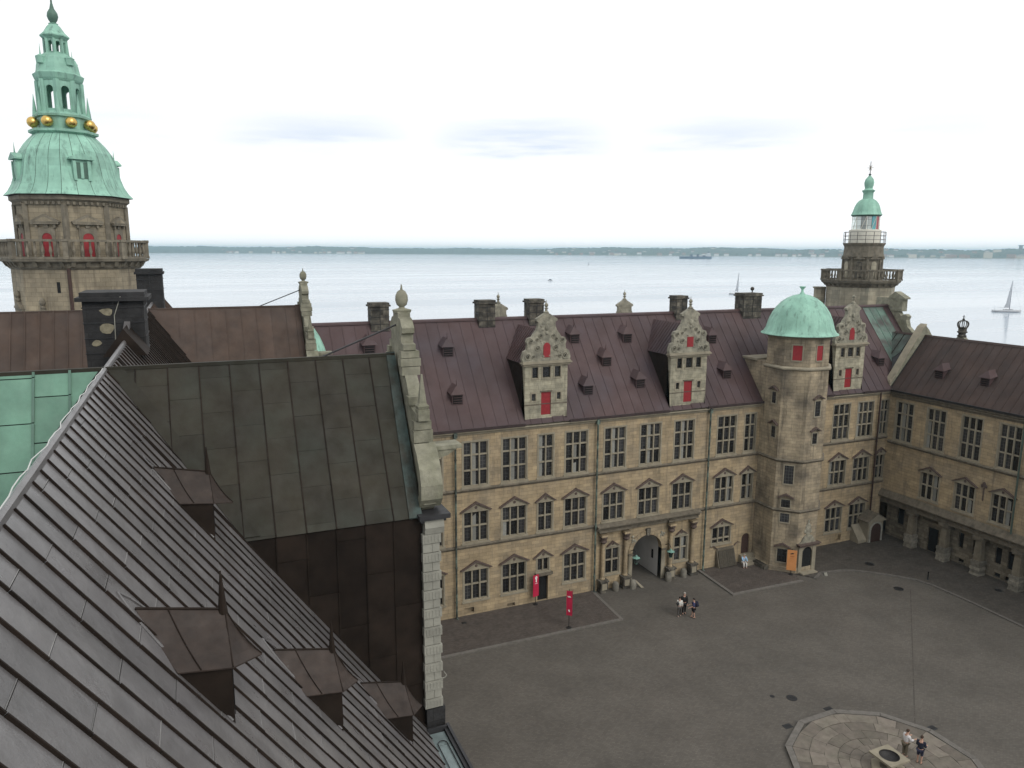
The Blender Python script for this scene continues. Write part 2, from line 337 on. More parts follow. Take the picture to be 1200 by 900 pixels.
# ------------------------------------------------------------------ windows
WC = {}
def window(parent, pos, rz, w, h, cols, rows, ped=None, sill=True, pale=(), name='window', arch=False):
    """mullioned stone window, origin at the bottom centre of the opening on the wall face; outward is -y.
    rows: list of row fractions from the bottom; ped: (half width, base above opening, rise)"""
    key = ('f', round(w, 2), round(h, 2), cols, tuple(rows), sill)
    fw, mw = .07, .12
    if key not in WC:
        b = MB(); y0, y1 = .05, .2
        b.box(-w/2, -w/2+fw, y0, y1, 0, h); b.box(w/2-fw, w/2, y0, y1, 0, h); b.box(-w/2+fw, w/2-fw, y0, y1, h-fw, h); b.box(-w/2+fw, w/2-fw, y0, y1, 0, fw)
        cw = (w-2*fw-(cols-1)*mw)/cols; xs = [(-w/2+fw+i*(cw+mw), -w/2+fw+i*(cw+mw)+cw) for i in range(cols)]
        for i in range(cols-1): b.box(xs[i][1], xs[i+1][0], y0-.03, y1, fw, h-fw)
        zz = []; z = fw; tot = h-2*fw-(len(rows)-1)*mw
        for k, fr in enumerate(rows):
            zz.append((z, z+fr*tot)); z += fr*tot+mw
        for k in range(len(rows)-1):
            for (xa, xb) in xs: b.box(xa, xb, y0, y1, zz[k][1], zz[k+1][0])
        # flush surround, a little proud of the wall
        s_ = .13
        b.box(-w/2-s_, -w/2, -.025, .06, -.0, h+s_); b.box(w/2, w/2+s_, -.025, .06, 0, h+s_); b.box(-w/2, w/2, -.025, .06, h, h+s_)
        if sill: b.box(-w/2-.2, w/2+.2, -.09, .1, -.17, -.002)
        WC[key] = (b.mesh('window', m_frame), xs, zz)
    me, xs, zz = WC[key]
    if not pale and random.random() < .28: pale = (random.randrange(cols),)
    o = put(name, me, parent, pos, rz)
    for k, (za, zb) in enumerate(zz):
        for i, (xa, xb) in enumerate(xs):
            mm = m_curtain if i in pale and random.random() < .9 else m_glass
            kk = ('p', round(xb-xa, 2), round(zb-za, 2), mm.name)
            if kk not in WC:
                pw, ph = xb-xa, zb-za
                b = MB()
                if mm is m_curtain:
                    b.box(-pw/2, pw*.12, 0, .012, 0, ph)
                else: b.box(-pw/2, pw/2, 0, .012, 0, ph)
                WC[kk] = b.mesh('pane', mm)
            p = put('pane', WC[kk], o, ((xa+xb)/2,   .175+random.uniform(0, .01), za)); p.rotation_euler = (random.uniform(-.03, .03), 0, random.uniform(-.035, .035))
            if mm is m_curtain:
                kg = ('p', round(xb-xa, 2), round(zb-za, 2), m_glass.name)
                if kg not in WC: pw, ph = xb-xa, zb-za; WC[kg] = MB().box(-pw/2, pw/2, 0, .012, 0, ph).mesh('pane', m_glass)
                p.data = WC[kg]; p.location.y = .185
                c_ = put('inner_shutter', WC[kk], o, ((xa+xb)/2, .16, za))
    if ped:
        hw, base, rise = ped; kp = ('ped', ped, round(h, 2))
        if kp not in WC:
            t = MB(); t.xz([(-hw*.86, h+base), (hw*.86, h+base), (0, h+base+rise*.8)], -.07, .0)
            t.box(-hw*.9, hw*.9, -.11, 0, h+base-.12, h+base)
            k_ = MB()
            for s_ in (-1, 1):
                k_.xz([(s_*hw*1.02, h+base-.03), (0, h+base+rise-.0), (0, h+base+rise*.76), (s_*hw*.9, h+base-.08+.03)], -.22, 0)
            e_ = MB().lathe([(.01, 0), (.13, .0), (.11, .04), (.01, .05)], 8)
            e2 = MB()
            for v in e_.v: e2.v.append((v[0], -.07-v[2], v[1]+h+base+rise*.32))
            e2.f = e_.f
            WC[kp] = (t.mesh('pediment', m_frame), k_.mesh('pediment_coping', m_coping), e2.mesh('rosette', m_coping))
        for nme, q in zip(('pediment', 'pediment_coping', 'rosette'), WC[kp]): put(nme, q, o)
    return o
F3R, F2R = (.36, .35, .29), (.53, .47)

# ================================================================== the setting
FY, EX, EV = 54.32, 66.08, 15.8            # main facade plane, east facade plane, eaves height
def ground_mat():
    M_ = mat('courtyard_cobbles', (.098, .089, .077), .08, .88, .35, 0, 9, 0, spec=.25, tint=(.105, .094, .081), tintscale=.12, tintamt=.9)
    nt = M_.node_tree; N = nt.nodes.new; L = nt.links.new; p = nt.nodes['Principled BSDF']
    g = N('ShaderNodeNewGeometry'); mp = N('ShaderNodeMapping'); mp.inputs['Rotation'].default_value = (0, 0, .3); L(g.outputs['Position'], mp.inputs['Vector'])
    v = N('ShaderNodeTexBrick'); v.inputs['Scale'].default_value = 1; v.inputs['Brick Width'].default_value = .21; v.inputs['Row Height'].default_value = .13; v.inputs['Mortar Size'].default_value = .014; v.inputs['Mortar Smooth'].default_value = .6
    nw = N('ShaderNodeTexNoise'); nw.inputs['Scale'].default_value = .5; L(g.outputs['Position'], nw.inputs['Vector']); vm = N('ShaderNodeVectorMath'); vm.operation = 'MULTIPLY_ADD'; L(nw.outputs['Color'], vm.inputs[0]); vm.inputs[1].default_value = (.5, .5, 0); L(mp.outputs[0], vm.inputs[2]); L(vm.outputs[0], v.inputs['Vector'])
    v.inputs['Color1'].default_value = (.88,)*3+(1,); v.inputs['Color2'].default_value = (1.12, 1.11, 1.08, 1); v.inputs['Mortar'].default_value = (.8, .8, .8, 1)
    mr = N('ShaderNodeSeparateColor'); L(v.outputs['Color'], mr.inputs[0]); m2 = N('ShaderNodeValue'); m2.outputs[0].default_value = 1.
    pr = N('ShaderNodeMath'); pr.operation = 'MULTIPLY'; L(mr.outputs[0], pr.inputs[0]); L(m2.outputs[0], pr.inputs[1])
    old = p.inputs['Base Color'].links[0].from_socket
    mu = N('ShaderNodeMix'); mu.data_type = 'RGBA'; mu.blend_type = 'MULTIPLY'; mu.inputs['Factor'].default_value = 1; L(old, mu.inputs['A']); L(pr.outputs[0], mu.inputs['B'])
    # pale worn and dusty patches
    n = N('ShaderNodeTexNoise'); n.inputs['Scale'].default_value = .22; n.inputs['Detail'].default_value = 6; L(g.outputs['Position'], n.inputs['Vector'])
    m3 = N('ShaderNodeMapRange'); m3.inputs['From Min'].default_value = .38; m3.inputs['From Max'].default_value = .7; m3.inputs['To Min'].default_value = .94; m3.inputs['To Max'].default_value = 1.15; L(n.outputs['Fac'], m3.inputs['Value'])
    mu2 = N('ShaderNodeMix'); mu2.data_type = 'RGBA'; mu2.blend_type = 'MULTIPLY'; mu2.inputs['Factor'].default_value = 1; L(mu.outputs['Result'], mu2.inputs['A']); L(m3.outputs[0], mu2.inputs['B'])
    # scattered pale stones and litter
    v3 = N('ShaderNodeTexVoronoi'); v3.inputs['Scale'].default_value = 1.6; L(g.outputs['Position'], v3.inputs['Vector'])
    m4 = N('ShaderNodeMapRange'); m4.inputs['From Min'].default_value = .035; m4.inputs['From Max'].default_value = .06; m4.inputs['To Min'].default_value = .55; m4.inputs['To Max'].default_value = 0; L(v3.outputs['Distance'], m4.inputs['Value'])
    mu3 = N('ShaderNodeMix'); mu3.data_type = 'RGBA'; L(m4.outputs[0], mu3.inputs['Factor']); L(mu2.outputs['Result'], mu3.inputs['A']); mu3.inputs['B'].default_value = (.24, .23, .2, 1)
    L(mu3.outputs['Result'], p.inputs['Base Color'])
    b = N('ShaderNodeBump'); b.inputs['Strength'].default_value = .35; b.inputs['Distance'].default_value = .02; L(mr.outputs[0], b.inputs['Height']); L(b.outputs[0], p.inputs['Normal'])
    return M_
m_ground = ground_mat()
m_apron = mat('reddish_brick_paving', (.09, .076, .066), .14, .9, .9, .2, 20, 0, spec=.25, tint=(.075, .064, .056), tintscale=.3)
m_pave = mat('grey_flag_paving', (.08, .071, .061), .14, .9, .7, .2, 16, 0, spec=.25, tint=(.066, .061, .053), tintscale=.25)
def paving_lines(M_, bw, bh, amt):
    nt = M_.node_tree; N = nt.nodes.new; L = nt.links.new; p = nt.nodes['Principled BSDF']; old = p.inputs['Base Color'].links[0].from_socket
    g = N('ShaderNodeNewGeometry'); br = N('ShaderNodeTexBrick'); L(g.outputs['Position'], br.inputs['Vector']); br.inputs['Scale'].default_value = 1; br.inputs['Brick Width'].default_value = bw; br.inputs['Row Height'].default_value = bh; br.inputs['Mortar Size'].default_value = .012
    br.inputs['Color1'].default_value = (1-amt,)*3+(1,); br.inputs['Color2'].default_value = (1+amt,)*3+(1,); br.inputs['Mortar'].default_value = (.6, .6, .6, 1)
    mu = N('ShaderNodeMix'); mu.data_type = 'RGBA'; mu.blend_type = 'MULTIPLY'; mu.inputs['Factor'].default_value = 1; L(old, mu.inputs['A']); L(br.outputs['Color'], mu.inputs['B']); L(mu.outputs['Result'], p.inputs['Base Color'])
paving_lines(m_apron, .22, .11, .2); paving_lines(m_pave, .35, .18, .15)
gx0, gx1, gy0, gy1 = -45, 112, -60, 100
g = MB(); g.add([(gx0,gy0,0),(gx1,gy0,0),(gx1,gy1,0),(gx0,gy1,0),(gx0-12,gy0-12,-9),(gx1+12,gy0-12,-9),(gx1+12,gy1+12,-9),(gx0-12,gy1+12,-9)], [(0,1,2,3),(0,4,5,1),(1,5,6,2),(2,6,7,3),(3,7,4,0)])
struct(g.build('courtyard_ground', m_ground))
# raised brick apron along the main wing, west of the gateway, with its kerb
KH = .11
struct(MB().xy([(6.15, 49.15), (30.7, 48.95), (31.0, 54.3), (6.15, 54.3)], .004, KH).build('pavement', m_apron))
struct(MB().xy([(6.15, 48.9), (30.95, 48.7), (30.7, 48.95), (6.15, 49.15)], .004, KH+.012).xy([(30.96, 48.7), (31.25, 54.3), (31.0, 54.3), (30.71, 48.96)], .004, KH+.012).build('kerb', m_kerb))
struct(MB().xy([(42.55, 49.05), (50.0, 48.85), (50.6, 50.1), (49.0, 51.7), (49.0, 54.3), (42.85, 54.3)], .004, KH).build('pavement', m_apron))
struct(MB().xy([(42.25, 48.8), (50.2, 48.6), (50.0, 48.85), (42.55, 49.05)], .004, KH+.012).xy([(42.24, 48.82), (42.54, 49.06), (42.84, 54.3), (42.56, 54.3)], .004, KH+.012).build('kerb', m_kerb))
kp = [(51.6, 48.6), (53.1, 49.35), (55.3, 49.0), (56.5, 48.5), (58.6, 46.6), (60.1, 44.8), (60.5, 43.4), (60.6, 39.6), (60.4, 35.0), (60.0, 20), (59.7, 2)]
struct(MB().xy([(x+.12, y+.12) for x, y in kp]+[(68.2, 2), (68.2, 54.3), (50.6, 54.3), (50.6, 50.1)], .004, KH-.02).build('pavement', m_pave))
kb = MB()
for i in range(len(kp)-1):
    a, b_ = Vector(kp[i]+(0,)), Vector(kp[i+1]+(0,)); d = (b_-a).normalized(); n_ = Vector((-d.y, d.x, 0))*.13
    kb.prism([tuple(a-n_-d*.02), tuple(b_-n_+d*.02), tuple(b_+n_+d*.02), tuple(a+n_-d*.02)], (0, 0, KH))
struct(kb.build('kerb', m_kerb))
# a faint line of flush setts dividing the court
struct(MB().xy([(57.9, 43.6), (58.0, 43.6), (40.9, 29.4), (40.85, 29.45)], .0, .005).build('sett_line', m_pave))
# sea
def sea_mat():
    M_ = bpy.data.materials.new('sea_water'); M_.use_nodes = True; nt = M_.node_tree; N = nt.nodes.new; L = nt.links.new; p = nt.nodes['Principled BSDF']
    p.inputs['Base Color'].default_value = (.3, .36, .41, 1); p.inputs['IOR'].default_value = 1.33
    g = N('ShaderNodeNewGeometry'); hs = []
    for sc, st in (((.35, .22, 1), 1.), ((.05, .03, 1), 1.)):
        mp = N('ShaderNodeMapping'); mp.inputs['Scale'].default_value = sc; mp.inputs['Rotation'].default_value = (0, 0, -.45); L(g.outputs['Position'], mp.inputs['Vector'])
        n = N('ShaderNodeTexNoise'); n.inputs['Scale'].default_value = 1; n.inputs['Detail'].default_value = 4; L(mp.outputs[0], n.inputs['Vector']); hs.append(n.outputs['Fac'])
    ad = N('ShaderNodeMath'); ad.operation = 'MULTIPLY_ADD'; L(hs[1], ad.inputs[0]); ad.inputs[1].default_value = 3; L(hs[0], ad.inputs[2])
    # wind lanes: long streaks where the ripples change
    mp = N('ShaderNodeMapping'); mp.inputs['Scale'].default_value = (.0011, .009, 1); mp.inputs['Rotation'].default_value = (0, 0, .42); L(g.outputs['Position'], mp.inputs['Vector'])
    n = N('ShaderNodeTexNoise'); n.inputs['Scale'].default_value = 1; n.inputs['Detail'].default_value = 7; n.inputs['Roughness'].default_value = .6; L(mp.outputs[0], n.inputs['Vector'])
    mr = N('ShaderNodeMapRange'); mr.inputs['From Min'].default_value = .35; mr.inputs['From Max'].default_value = .65; mr.inputs['To Min'].default_value = .06; mr.inputs['To Max'].default_value = .2; L(n.outputs['Fac'], mr.inputs['Value']); L(mr.outputs[0], p.inputs['Roughness'])
    m2 = N('ShaderNodeMapRange'); m2.inputs['From Min'].default_value = .35; m2.inputs['From Max'].default_value = .65; m2.inputs['To Min'].default_value = .02; m2.inputs['To Max'].default_value = .12; L(n.outputs['Fac'], m2.inputs['Value'])
    # ruffled water far out: its weaker sky reflection painted as a darker colour
    dt = N('ShaderNodeVectorMath'); dt.operation = 'DOT_PRODUCT'; L(g.outputs['Position'], dt.inputs[0]); dt.inputs[1].default_value = (math.sin(.72), math.cos(.72), 0)
    n3 = N('ShaderNodeTexNoise'); n3.inputs['Scale'].default_value = .0011; n3.inputs['Detail'].default_value = 5; L(g.outputs['Position'], n3.inputs['Vector'])
    ad3 = N('ShaderNodeMath'); ad3.operation = 'MULTIPLY_ADD'; L(n3.outputs['Fac'], ad3.inputs[0]); ad3.inputs[1].default_value = 1500; L(dt.outputs['Value'], ad3.inputs[2])
    m5 = N('ShaderNodeMapRange'); m5.inputs['From Min'].default_value = 2500; m5.inputs['From Max'].default_value = 3000; L(ad3.outputs[0], m5.inputs['Value'])
    mc = N('ShaderNodeMix'); mc.data_type = 'RGBA'; L(m5.outputs[0], mc.inputs['Factor']); mc.inputs['A'].default_value = (.36, .42, .48, 1); mc.inputs['B'].default_value = (.2, .28, .36, 1); L(mc.outputs['Result'], p.inputs['Base Color'])
    b = N('ShaderNodeBump'); b.inputs['Distance'].default_value = .3; L(m2.outputs[0], b.inputs['Strength']); L(ad.outputs[0], b.inputs['Height']); L(b.outputs[0], p.inputs['Normal'])
    return M_
SEA = -6.
struct(MB().add([(-14000,-14000,SEA),(14000,-14000,SEA),(14000,14000,SEA),(-14000,14000,SEA)], [(0,1,2,3)]).build('sea', sea_mat()))
# far shore: low wooded hills across the strait
m_wood_hill = mat('wooded_hillside', (.036, .056, .03), .35, .95, .012, .6, .03, 0, tint=(.07, .085, .035), tintscale=.004, tintamt=.7)
m_beach = mat('pale_shore', (.3, .28, .23), .2, .9, .01, 0, 1, 0)
def shore_r(a): return 8300-2900*max(0, min(1, (a+5)/65))+160*math.sin(a*.35)+90*math.sin(a*1.1+1)
def hill_h(a, k):
    base = 63+7*math.sin(a*.21+.4)+5*math.sin(a*.63+2)+3*math.sin(a*1.7)
    return base+random.uniform(-2.2, 2.2)
def coast():
    b = MB(); steps = [i*.12 for i in range(int(-60/.12), int(115/.12))]; rows = []
    for a in steps:
        t = R(a); rr = shore_r(a); h = hill_h(a, 0); row = []
        for (dr, hh) in ((0, -1), (25, 2), (120, 6+random.uniform(-1, 2)), (330, 14+random.uniform(-3, 5)), (600, h*.62+random.uniform(-3, 3)), (900, h*.86+random.uniform(-3, 3)), (1250, h), (2400, h*.5)):
            row.append(((rr+dr)*math.sin(t), (rr+dr)*math.cos(t), SEA+hh))
        rows.append(row)
    n = len(rows[0])
    for row in rows: b.v += row
    for i in range(len(rows)-1):
        for j in range(n-1): b.f.append((i*n+j, (i+1)*n+j, (i+1)*n+j+1, i*n+j+1))
    return b
struct(coast().build('far_hills', m_wood_hill))
bs = MB(); st = [i*.25 for i in range(-240, 460)]
for a in st:
    t = R(a); rr = shore_r(a)-14
    for dr, hh in ((0, .1), (34, 2.6)): bs.v.append(((rr+dr)*math.sin(t), (rr+dr)*math.cos(t), SEA+hh))
for i in range(len(st)-1): bs.f.append((2*i, 2*i+2, 2*i+3, 2*i+1))
struct(bs.build('far_beach', m_beach))
# far treetops: one mass of wood along the crest
def treetops():
    b = MB(); rnd = random.Random(3)
    for i in range(5200):
        a = rnd.uniform(-8, 64); k = rnd.random(); dr = 250+1050*k; rr = shore_r(a)+dr; t = R(a)
        base = 63+7*math.sin(a*.21+.4)+5*math.sin(a*.63+2)+3*math.sin(a*1.7); hh = base*min(1, .12+k*1.0) if k < .86 else base
        s_ = rnd.uniform(9, 17); h = rnd.uniform(8, 14); x, y, z = rr*math.sin(t), rr*math.cos(t), SEA+hh-4
        pts = [(x+s_*math.cos(q*1.047+k*9)*rnd.uniform(.7, 1.2), y+s_*math.sin(q*1.047+k*9)*rnd.uniform(.7, 1.2), z) for q in range(6)]
        o = len(b.v); b.v += pts+[(px*.62+x*.38, py*.62+y*.38, z+h*.75) for px, py, _ in pts]+[(x, y, z+h)]
        for q in range(6): b.f += [(o+q, o+(q+1) % 6, o+6+(q+1) % 6, o+6+q), (o+6+q, o+6+(q+1) % 6, o+12)]
    return b
tag(treetops().build('far_wood', m_wood_hill), 'hazy wood covering the far hills across the water', 'wood', kind='stuff')
# ================================================================== main wing
main = thing('castle_wing', 'long three storey sandstone wing with gateway under a purple brown copper roof', 'building', loc=(36, 60, 0))
def rel(p): return p  # parts keep world coordinates through parent offset
def fix_parent(root):
    """parts were laid out in world coordinates: counter the root's own offset"""
    inv = Matrix.Translation(root.location).inverted()
    for ch in root.children: ch.matrix_parent_inverse = inv
W3 = [(20.08, 2.1), (23.5, 2.15), (29.27, 2.08), (33.07, 2.1), (36.73, 2.1), (40.36, 2.1), (45.16, 2.1), (59.5, 2.15), (62.78, 2.15), (16.2, 2.1), (12.6, 2.1), (9.2, 2.1)]
W2L = [(26.37, 1.36), (47.9, 1.24), (65.45, 1.14)]
holes = []
def addh(cx, w, z0, h): holes.append((cx-w/2, cx+w/2, z0, z0+h))
wins = []
for cx, w in W3:
    wins.append((cx, w, 11.25, 3.68, 3, F3R, None))
    wins.append((cx, w, 6.47, 2.6, 3, F2R, (1.36, .12, .76)))
for cx, w in W2L:
    wins.append((cx, w, 11.25, 3.68, 2, F3R, None)); wins.append((cx, w, 6.47, 2.6, 2, F2R, (.98, .12, .68)))
for cx, w in W3:
    if 31 < cx < 43: continue
    if abs(cx-45.16) < .1: wins.append((cx, w, 2.4, 1.68, 3, (.26, .74), (1.36, .12, .72))); continue
    wins.append((cx, w, 1.38, 2.66, 3, F2R, (1.38, .12, .72)))
wins.append((26.22, 1.08, 2.85, 1.2, 2, (1.,), (.95, .12, .68)))
wins.append((33.1, 1.42, 1.42, 2.42, 2, (.55, .45), (.62, .3, .42))); wins.append((40.5, 1.46, 1.42, 2.38, 2, (.55, .45), (.62, .3, .42)))
for (cx, w, z0, h, c_, rw, pd) in wins: addh(cx, w, z0, h)
DOORS = [(25.72, 26.72, .1, 2.42), (47.68, 48.66, .89, 2.95)]
GATE = (35.2, 38.36, 0, 4.55)
cel = [(19.0, 19.9, .25, .75), (22.9, 23.6, .15, .45), (60.1, 60.8, .3, .95)]
def ffn(u, z, d): return (u, FY+d, z)
b = MB(); wall_holes(b, ffn, 6.1, EX+.0, 0, EV, holes+DOORS+cel, .34)
# the gate opening has no back: cut by hand
def cut_gate(b):
    keep = []
    for q in b.f:
        P = [b.v[i] for i in q]; cx = sum(p[0] for p in P)/len(P); cz = sum(p[2] for p in P)/len(P); cy = sum(p[1] for p in P)/len(P)
        keep.append(q)
    b.f = keep
wb = MB()
hs = holes+DOORS+cel
for (u0, u1, z0, z1) in ((6.1, GATE[0], 0, EV), (GATE[1], EX, 0, EV), (GATE[0], GATE[1], GATE[3], EV)):
    wall_holes(wb, ffn, u0, u1, z0, z1, [h for h in hs if h[0] >= u0 and h[1] <= u1 and h[2] >= z0], .34)
# windows straddling the gate band (above it) sit wholly inside x 35.2-38.4; fine
# arch spandrels
gc, gr, gs = (GATE[0]+GATE[1])/2, (GATE[1]-GATE[0])/2, 2.97
for sgn in (-1, 1):
    pts = [(gc+sgn*gr, GATE[3])]+[(gc+sgn*gr*math.cos(t), gs+gr*math.sin(t)) for t in [math.pi/2*i/10 for i in range(11)]]
    pts = [(gc, GATE[3])]+[pts[0]]+pts[1:]
    wb.xz([(a, z) for a, z in pts], FY, FY+.5)
# back, ends and top of the wall block
wb.add([(6.1, FY+12.6, 0), (72, FY+12.6, 0), (72, FY+12.6, EV), (6.1, FY+12.6, EV)], [(0, 1, 2, 3)])
wb.add([(72, FY+.4, 0), (72, FY+12.6, 0), (72, FY+12.6, EV), (72, FY+.4, EV)], [(0, 1, 2, 3)])
wb.build('wall', m_stone, main)
# gate passage: plastered vault running through the wing
pa = MB(); L_ = 12.0
arc = [(GATE[0], .0)]+[(gc-gr*math.cos(t), gs+gr*math.sin(t)) for t in [math.pi*i/14 for i in range(15)]]+[(GATE[1], .0)]
for i in range(len(arc)-1):
    (a, z0), (c_, z1) = arc[i], arc[i+1]
    pa.add([(a, FY+.5, z0), (c_, FY+.5, z1), (c_, FY+L_, z1), (a, FY+L_, z0)], [(0, 1, 2, 3)])
pas = pa.build('gate_passage', m_plaster, main)
MB().box(GATE[1]-.05, GATE[1]-.002, FY+1.25, FY+1.5, 1.5, 2.35).build('niche', m_dark, pas)
MB().box(GATE[0], GATE[1], FY+L_-.1, FY+L_, 0, 4.55).build('passage_end_blocker', m_wood, pas)  # added unseen dark doors: they block sky light at the passage end
for i, (cx, w, z0, h, c_, rw, pd) in enumerate(wins):
    pale = ()
    if z0 > 11 and 19 < cx < 42 and c_ == 3: pale = (1,)
    elif z0 > 11 and abs(cx-26.37) < .1: pale = (0,)
    elif 6 < z0 < 7 and cx in (45.16, 47.9): pale = (c_-1,)
    window(main, (cx, FY, z0), 0, w, h, c_, rw, pd, True, pale)
# string courses, cornice, gutter
def band(z0, z1, pr, name, m_, x0=6.12, x1=EX-.02, skip=()):
    bb = MB(); xs = [x0]+[e for s in skip for e in s]+[x1]
    for i in range(0, len(xs), 2): bb.box(xs[i], xs[i+1], FY-pr, FY+.02, z0, z1)
    return bb.build(name, m_, main)
def string_course(z, skip=()):
    bb = MB(); xs = [6.12]+[e for s in skip for e in s]+[EX-.02]
    for i in range(0, len(xs), 2):
        x0, x1 = xs[i], xs[i+1]
        bb.yz([(FY+.02, z-.2), (FY-.06, z-.2), (FY-.1, z-.1), (FY-.2, z-.04), (FY-.2, z+.03), (FY-.04, z+.1), (FY+.02, z+.1)], x0, x1)
    return bb.build('string_course', m_string, main)
string_course(11.0, [(49.02, 54.58)]); string_course(6.2, [(49.02, 54.58)])
bb = MB()
for x0, x1 in ((6.12, 49.02), (54.58, EX-.02)):
    bb.yz([(FY+.05, EV-.25), (FY-.08, EV-.25), (FY-.12, EV-.1), (FY-.3, EV-.02), (FY-.3, EV+.08), (FY+.05, EV+.08)], x0, x1)
bb.build('cornice', m_frame, main)
bb = MB()
for x0, x1 in ((6.12, 24.3), (28.4, 38.4), (42.6, 49.02), (54.58, 57.9), (61.9, EX-.05)):
    MB().yz([(FY-.34, EV+.09), (FY-.42, EV+.13), (FY-.46, EV+.34), (FY-.38, EV+.34), (FY-.33, EV+.2), (FY+.2, EV+.2), (FY+.2, EV+.09)], x0, x1).build('gutter', mat('purple_gutter_copper', (.05, .036, .036), .3, .6, 2, .1, 9, .05), main)

# roof
RY, RZ = 60.6, 24.15; SLOPE = math.atan2(RZ-EV-.2, RY-FY+.3); SL = math.hypot(RZ-EV-.2, RY-FY+.3)
rf = MB(); rf.yz([(FY-.28, EV+.2), (RY, RZ-.03), (RY*2-FY+.28, EV+.2)], 5.0, 71.8).build('roof', m_lead, main)
roof = [c_ for c_ in main.children if c_.name.startswith('roof')][-1]
evm = Vector((0, -(RY-FY+.3), -(RZ-EV-.2)))
def greenish(ua, va):
    x = 71.9-ua
    if 67.9 < x < 71.2 and 0 <= va < 30: return m_gcop2
    return None
panels(roof, m_proof, (71.9, RY, RZ), (-1, 0, 0), evm, 0, 64.9, .02, SL, 1.0, 0, seam=(.045, .035), umat=greenish)
panels(roof, m_proof, (7, RY, RZ), (1, 0, 0), (0, RY-FY+.3, -(RZ-EV-.2)), 0, 64.9, .02, SL, 1.0, 0, seam=(.05, .04))
rc = MB(); rc.yz([(RY-.22, RZ-.12), (RY-.2, RZ+.02), (RY, RZ+.13), (RY+.2, RZ+.02), (RY+.22, RZ-.12)], 5, 71.9); rc.build('ridge_cap', m_proof, roof)
# drainpipes
for x in (18.28, 31.17, 42.99):
    bb = MB(); bb.tube((x, FY-.28, EV+.1), (x, FY-.28, .15), .085, .085, 8)
    for z in (1.5, 4.5, 7.8, 10.6, 13.6): bb.tube((x, FY-.28, z), (x, FY-.28, z+.12), .11, .11, 8)
    bb.box(x-.14, x+.14, FY-.42, FY-.1, EV-.35, EV+.05); bb.tube((x, FY-.28, .15), (x+.1, FY-.5, .02), .085, .085, 8)
    bb.build('drainpipe', m_pipe, main)
bb = MB(); x = 64.45; bb.tube((x, FY-.25, EV+.1), (x, FY-.25, 2.9), .085, .085, 8)
for z in (4.5, 7.8, 10.6, 13.6): bb.tube((x, FY-.25, z), (x, FY-.25, z+.12), .11, .11, 8)
bb.build('drainpipe', mat('brown_pipe', (.04, .022, .018), .3, .6, 3, .1, 9, 0), main)
# doors
d = MB()
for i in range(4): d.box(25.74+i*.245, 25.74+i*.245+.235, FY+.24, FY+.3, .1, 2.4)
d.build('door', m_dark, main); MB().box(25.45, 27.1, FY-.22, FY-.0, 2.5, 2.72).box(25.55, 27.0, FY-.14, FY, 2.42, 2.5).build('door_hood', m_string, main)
d = MB(); n_ = 10; pts = [(47.7, .9), (48.64, .9)]+[(48.17+.47*math.cos(math.pi*i/n_), 2.46+.47*math.sin(math.pi*i/n_)) for i in range(n_+1)]
d.xz(pts, FY+.12, FY+.2); dd = d.build('door', m_wood, main)
for sgn in (-1, 1):
    sp_ = [(48.17+sgn*.49, 2.95)]+[(48.17+sgn*.49*math.cos(t), 2.46+.49*math.sin(t)) for t in [math.pi/2*i/6 for i in range(7)]]
    MB().xz([(48.17, 2.951)]+sp_, FY+.004, FY+.2).build('door_spandrel', m_stone, main)
# cellar bulkhead under the short window: two sloping board leaves between stone cheeks
ch = MB(); ch.yz([(FY, 1.75), (FY-.12, 1.75), (53.7, .2), (53.7, .1), (FY, .1)], 44.62, 44.72).yz([(FY, 1.75), (FY-.12, 1.75), (53.7, .2), (53.7, .1), (FY, .1)], 46.62, 46.72)
ch.box(44.72, 46.62, FY-.14, FY, 1.72, 1.95); cb = ch.build('cellar_entrance', m_string, main)
for s_ in (0, 1):
    lf = MB()
    for i in range(4):
        x0 = 44.74+s_*.94+i*.232; lf.prism([(x0, FY-.16, 1.7), (x0+.222, FY-.16, 1.7), (x0+.222, 53.68, .16), (x0, 53.68, .16)], (0, -.05, .03))
    lf.build('door_leaf', m_gwood, cb)
for sgn, x in ((-1, 44.62), (1, 46.7)):
    MB().tube((x, FY-.1, 1.95), (x+sgn*.35, FY-.15, 2.3), .07, .03, 6).tube((x+sgn*.35, FY-.15, 2.3), (x+sgn*.75, FY-.15, 2.2), .04, .02, 6).build('carved_arm', m_coping, cb)
# stone steps to the brown arched door
stp = MB()
for i in range(4): stp.box(47.45, 48.98, 53.2+i*.27, FY-.005, .1+i*.197*1.0, .1+(i+1)*.197)
stp.build('door_steps', m_frame, main)
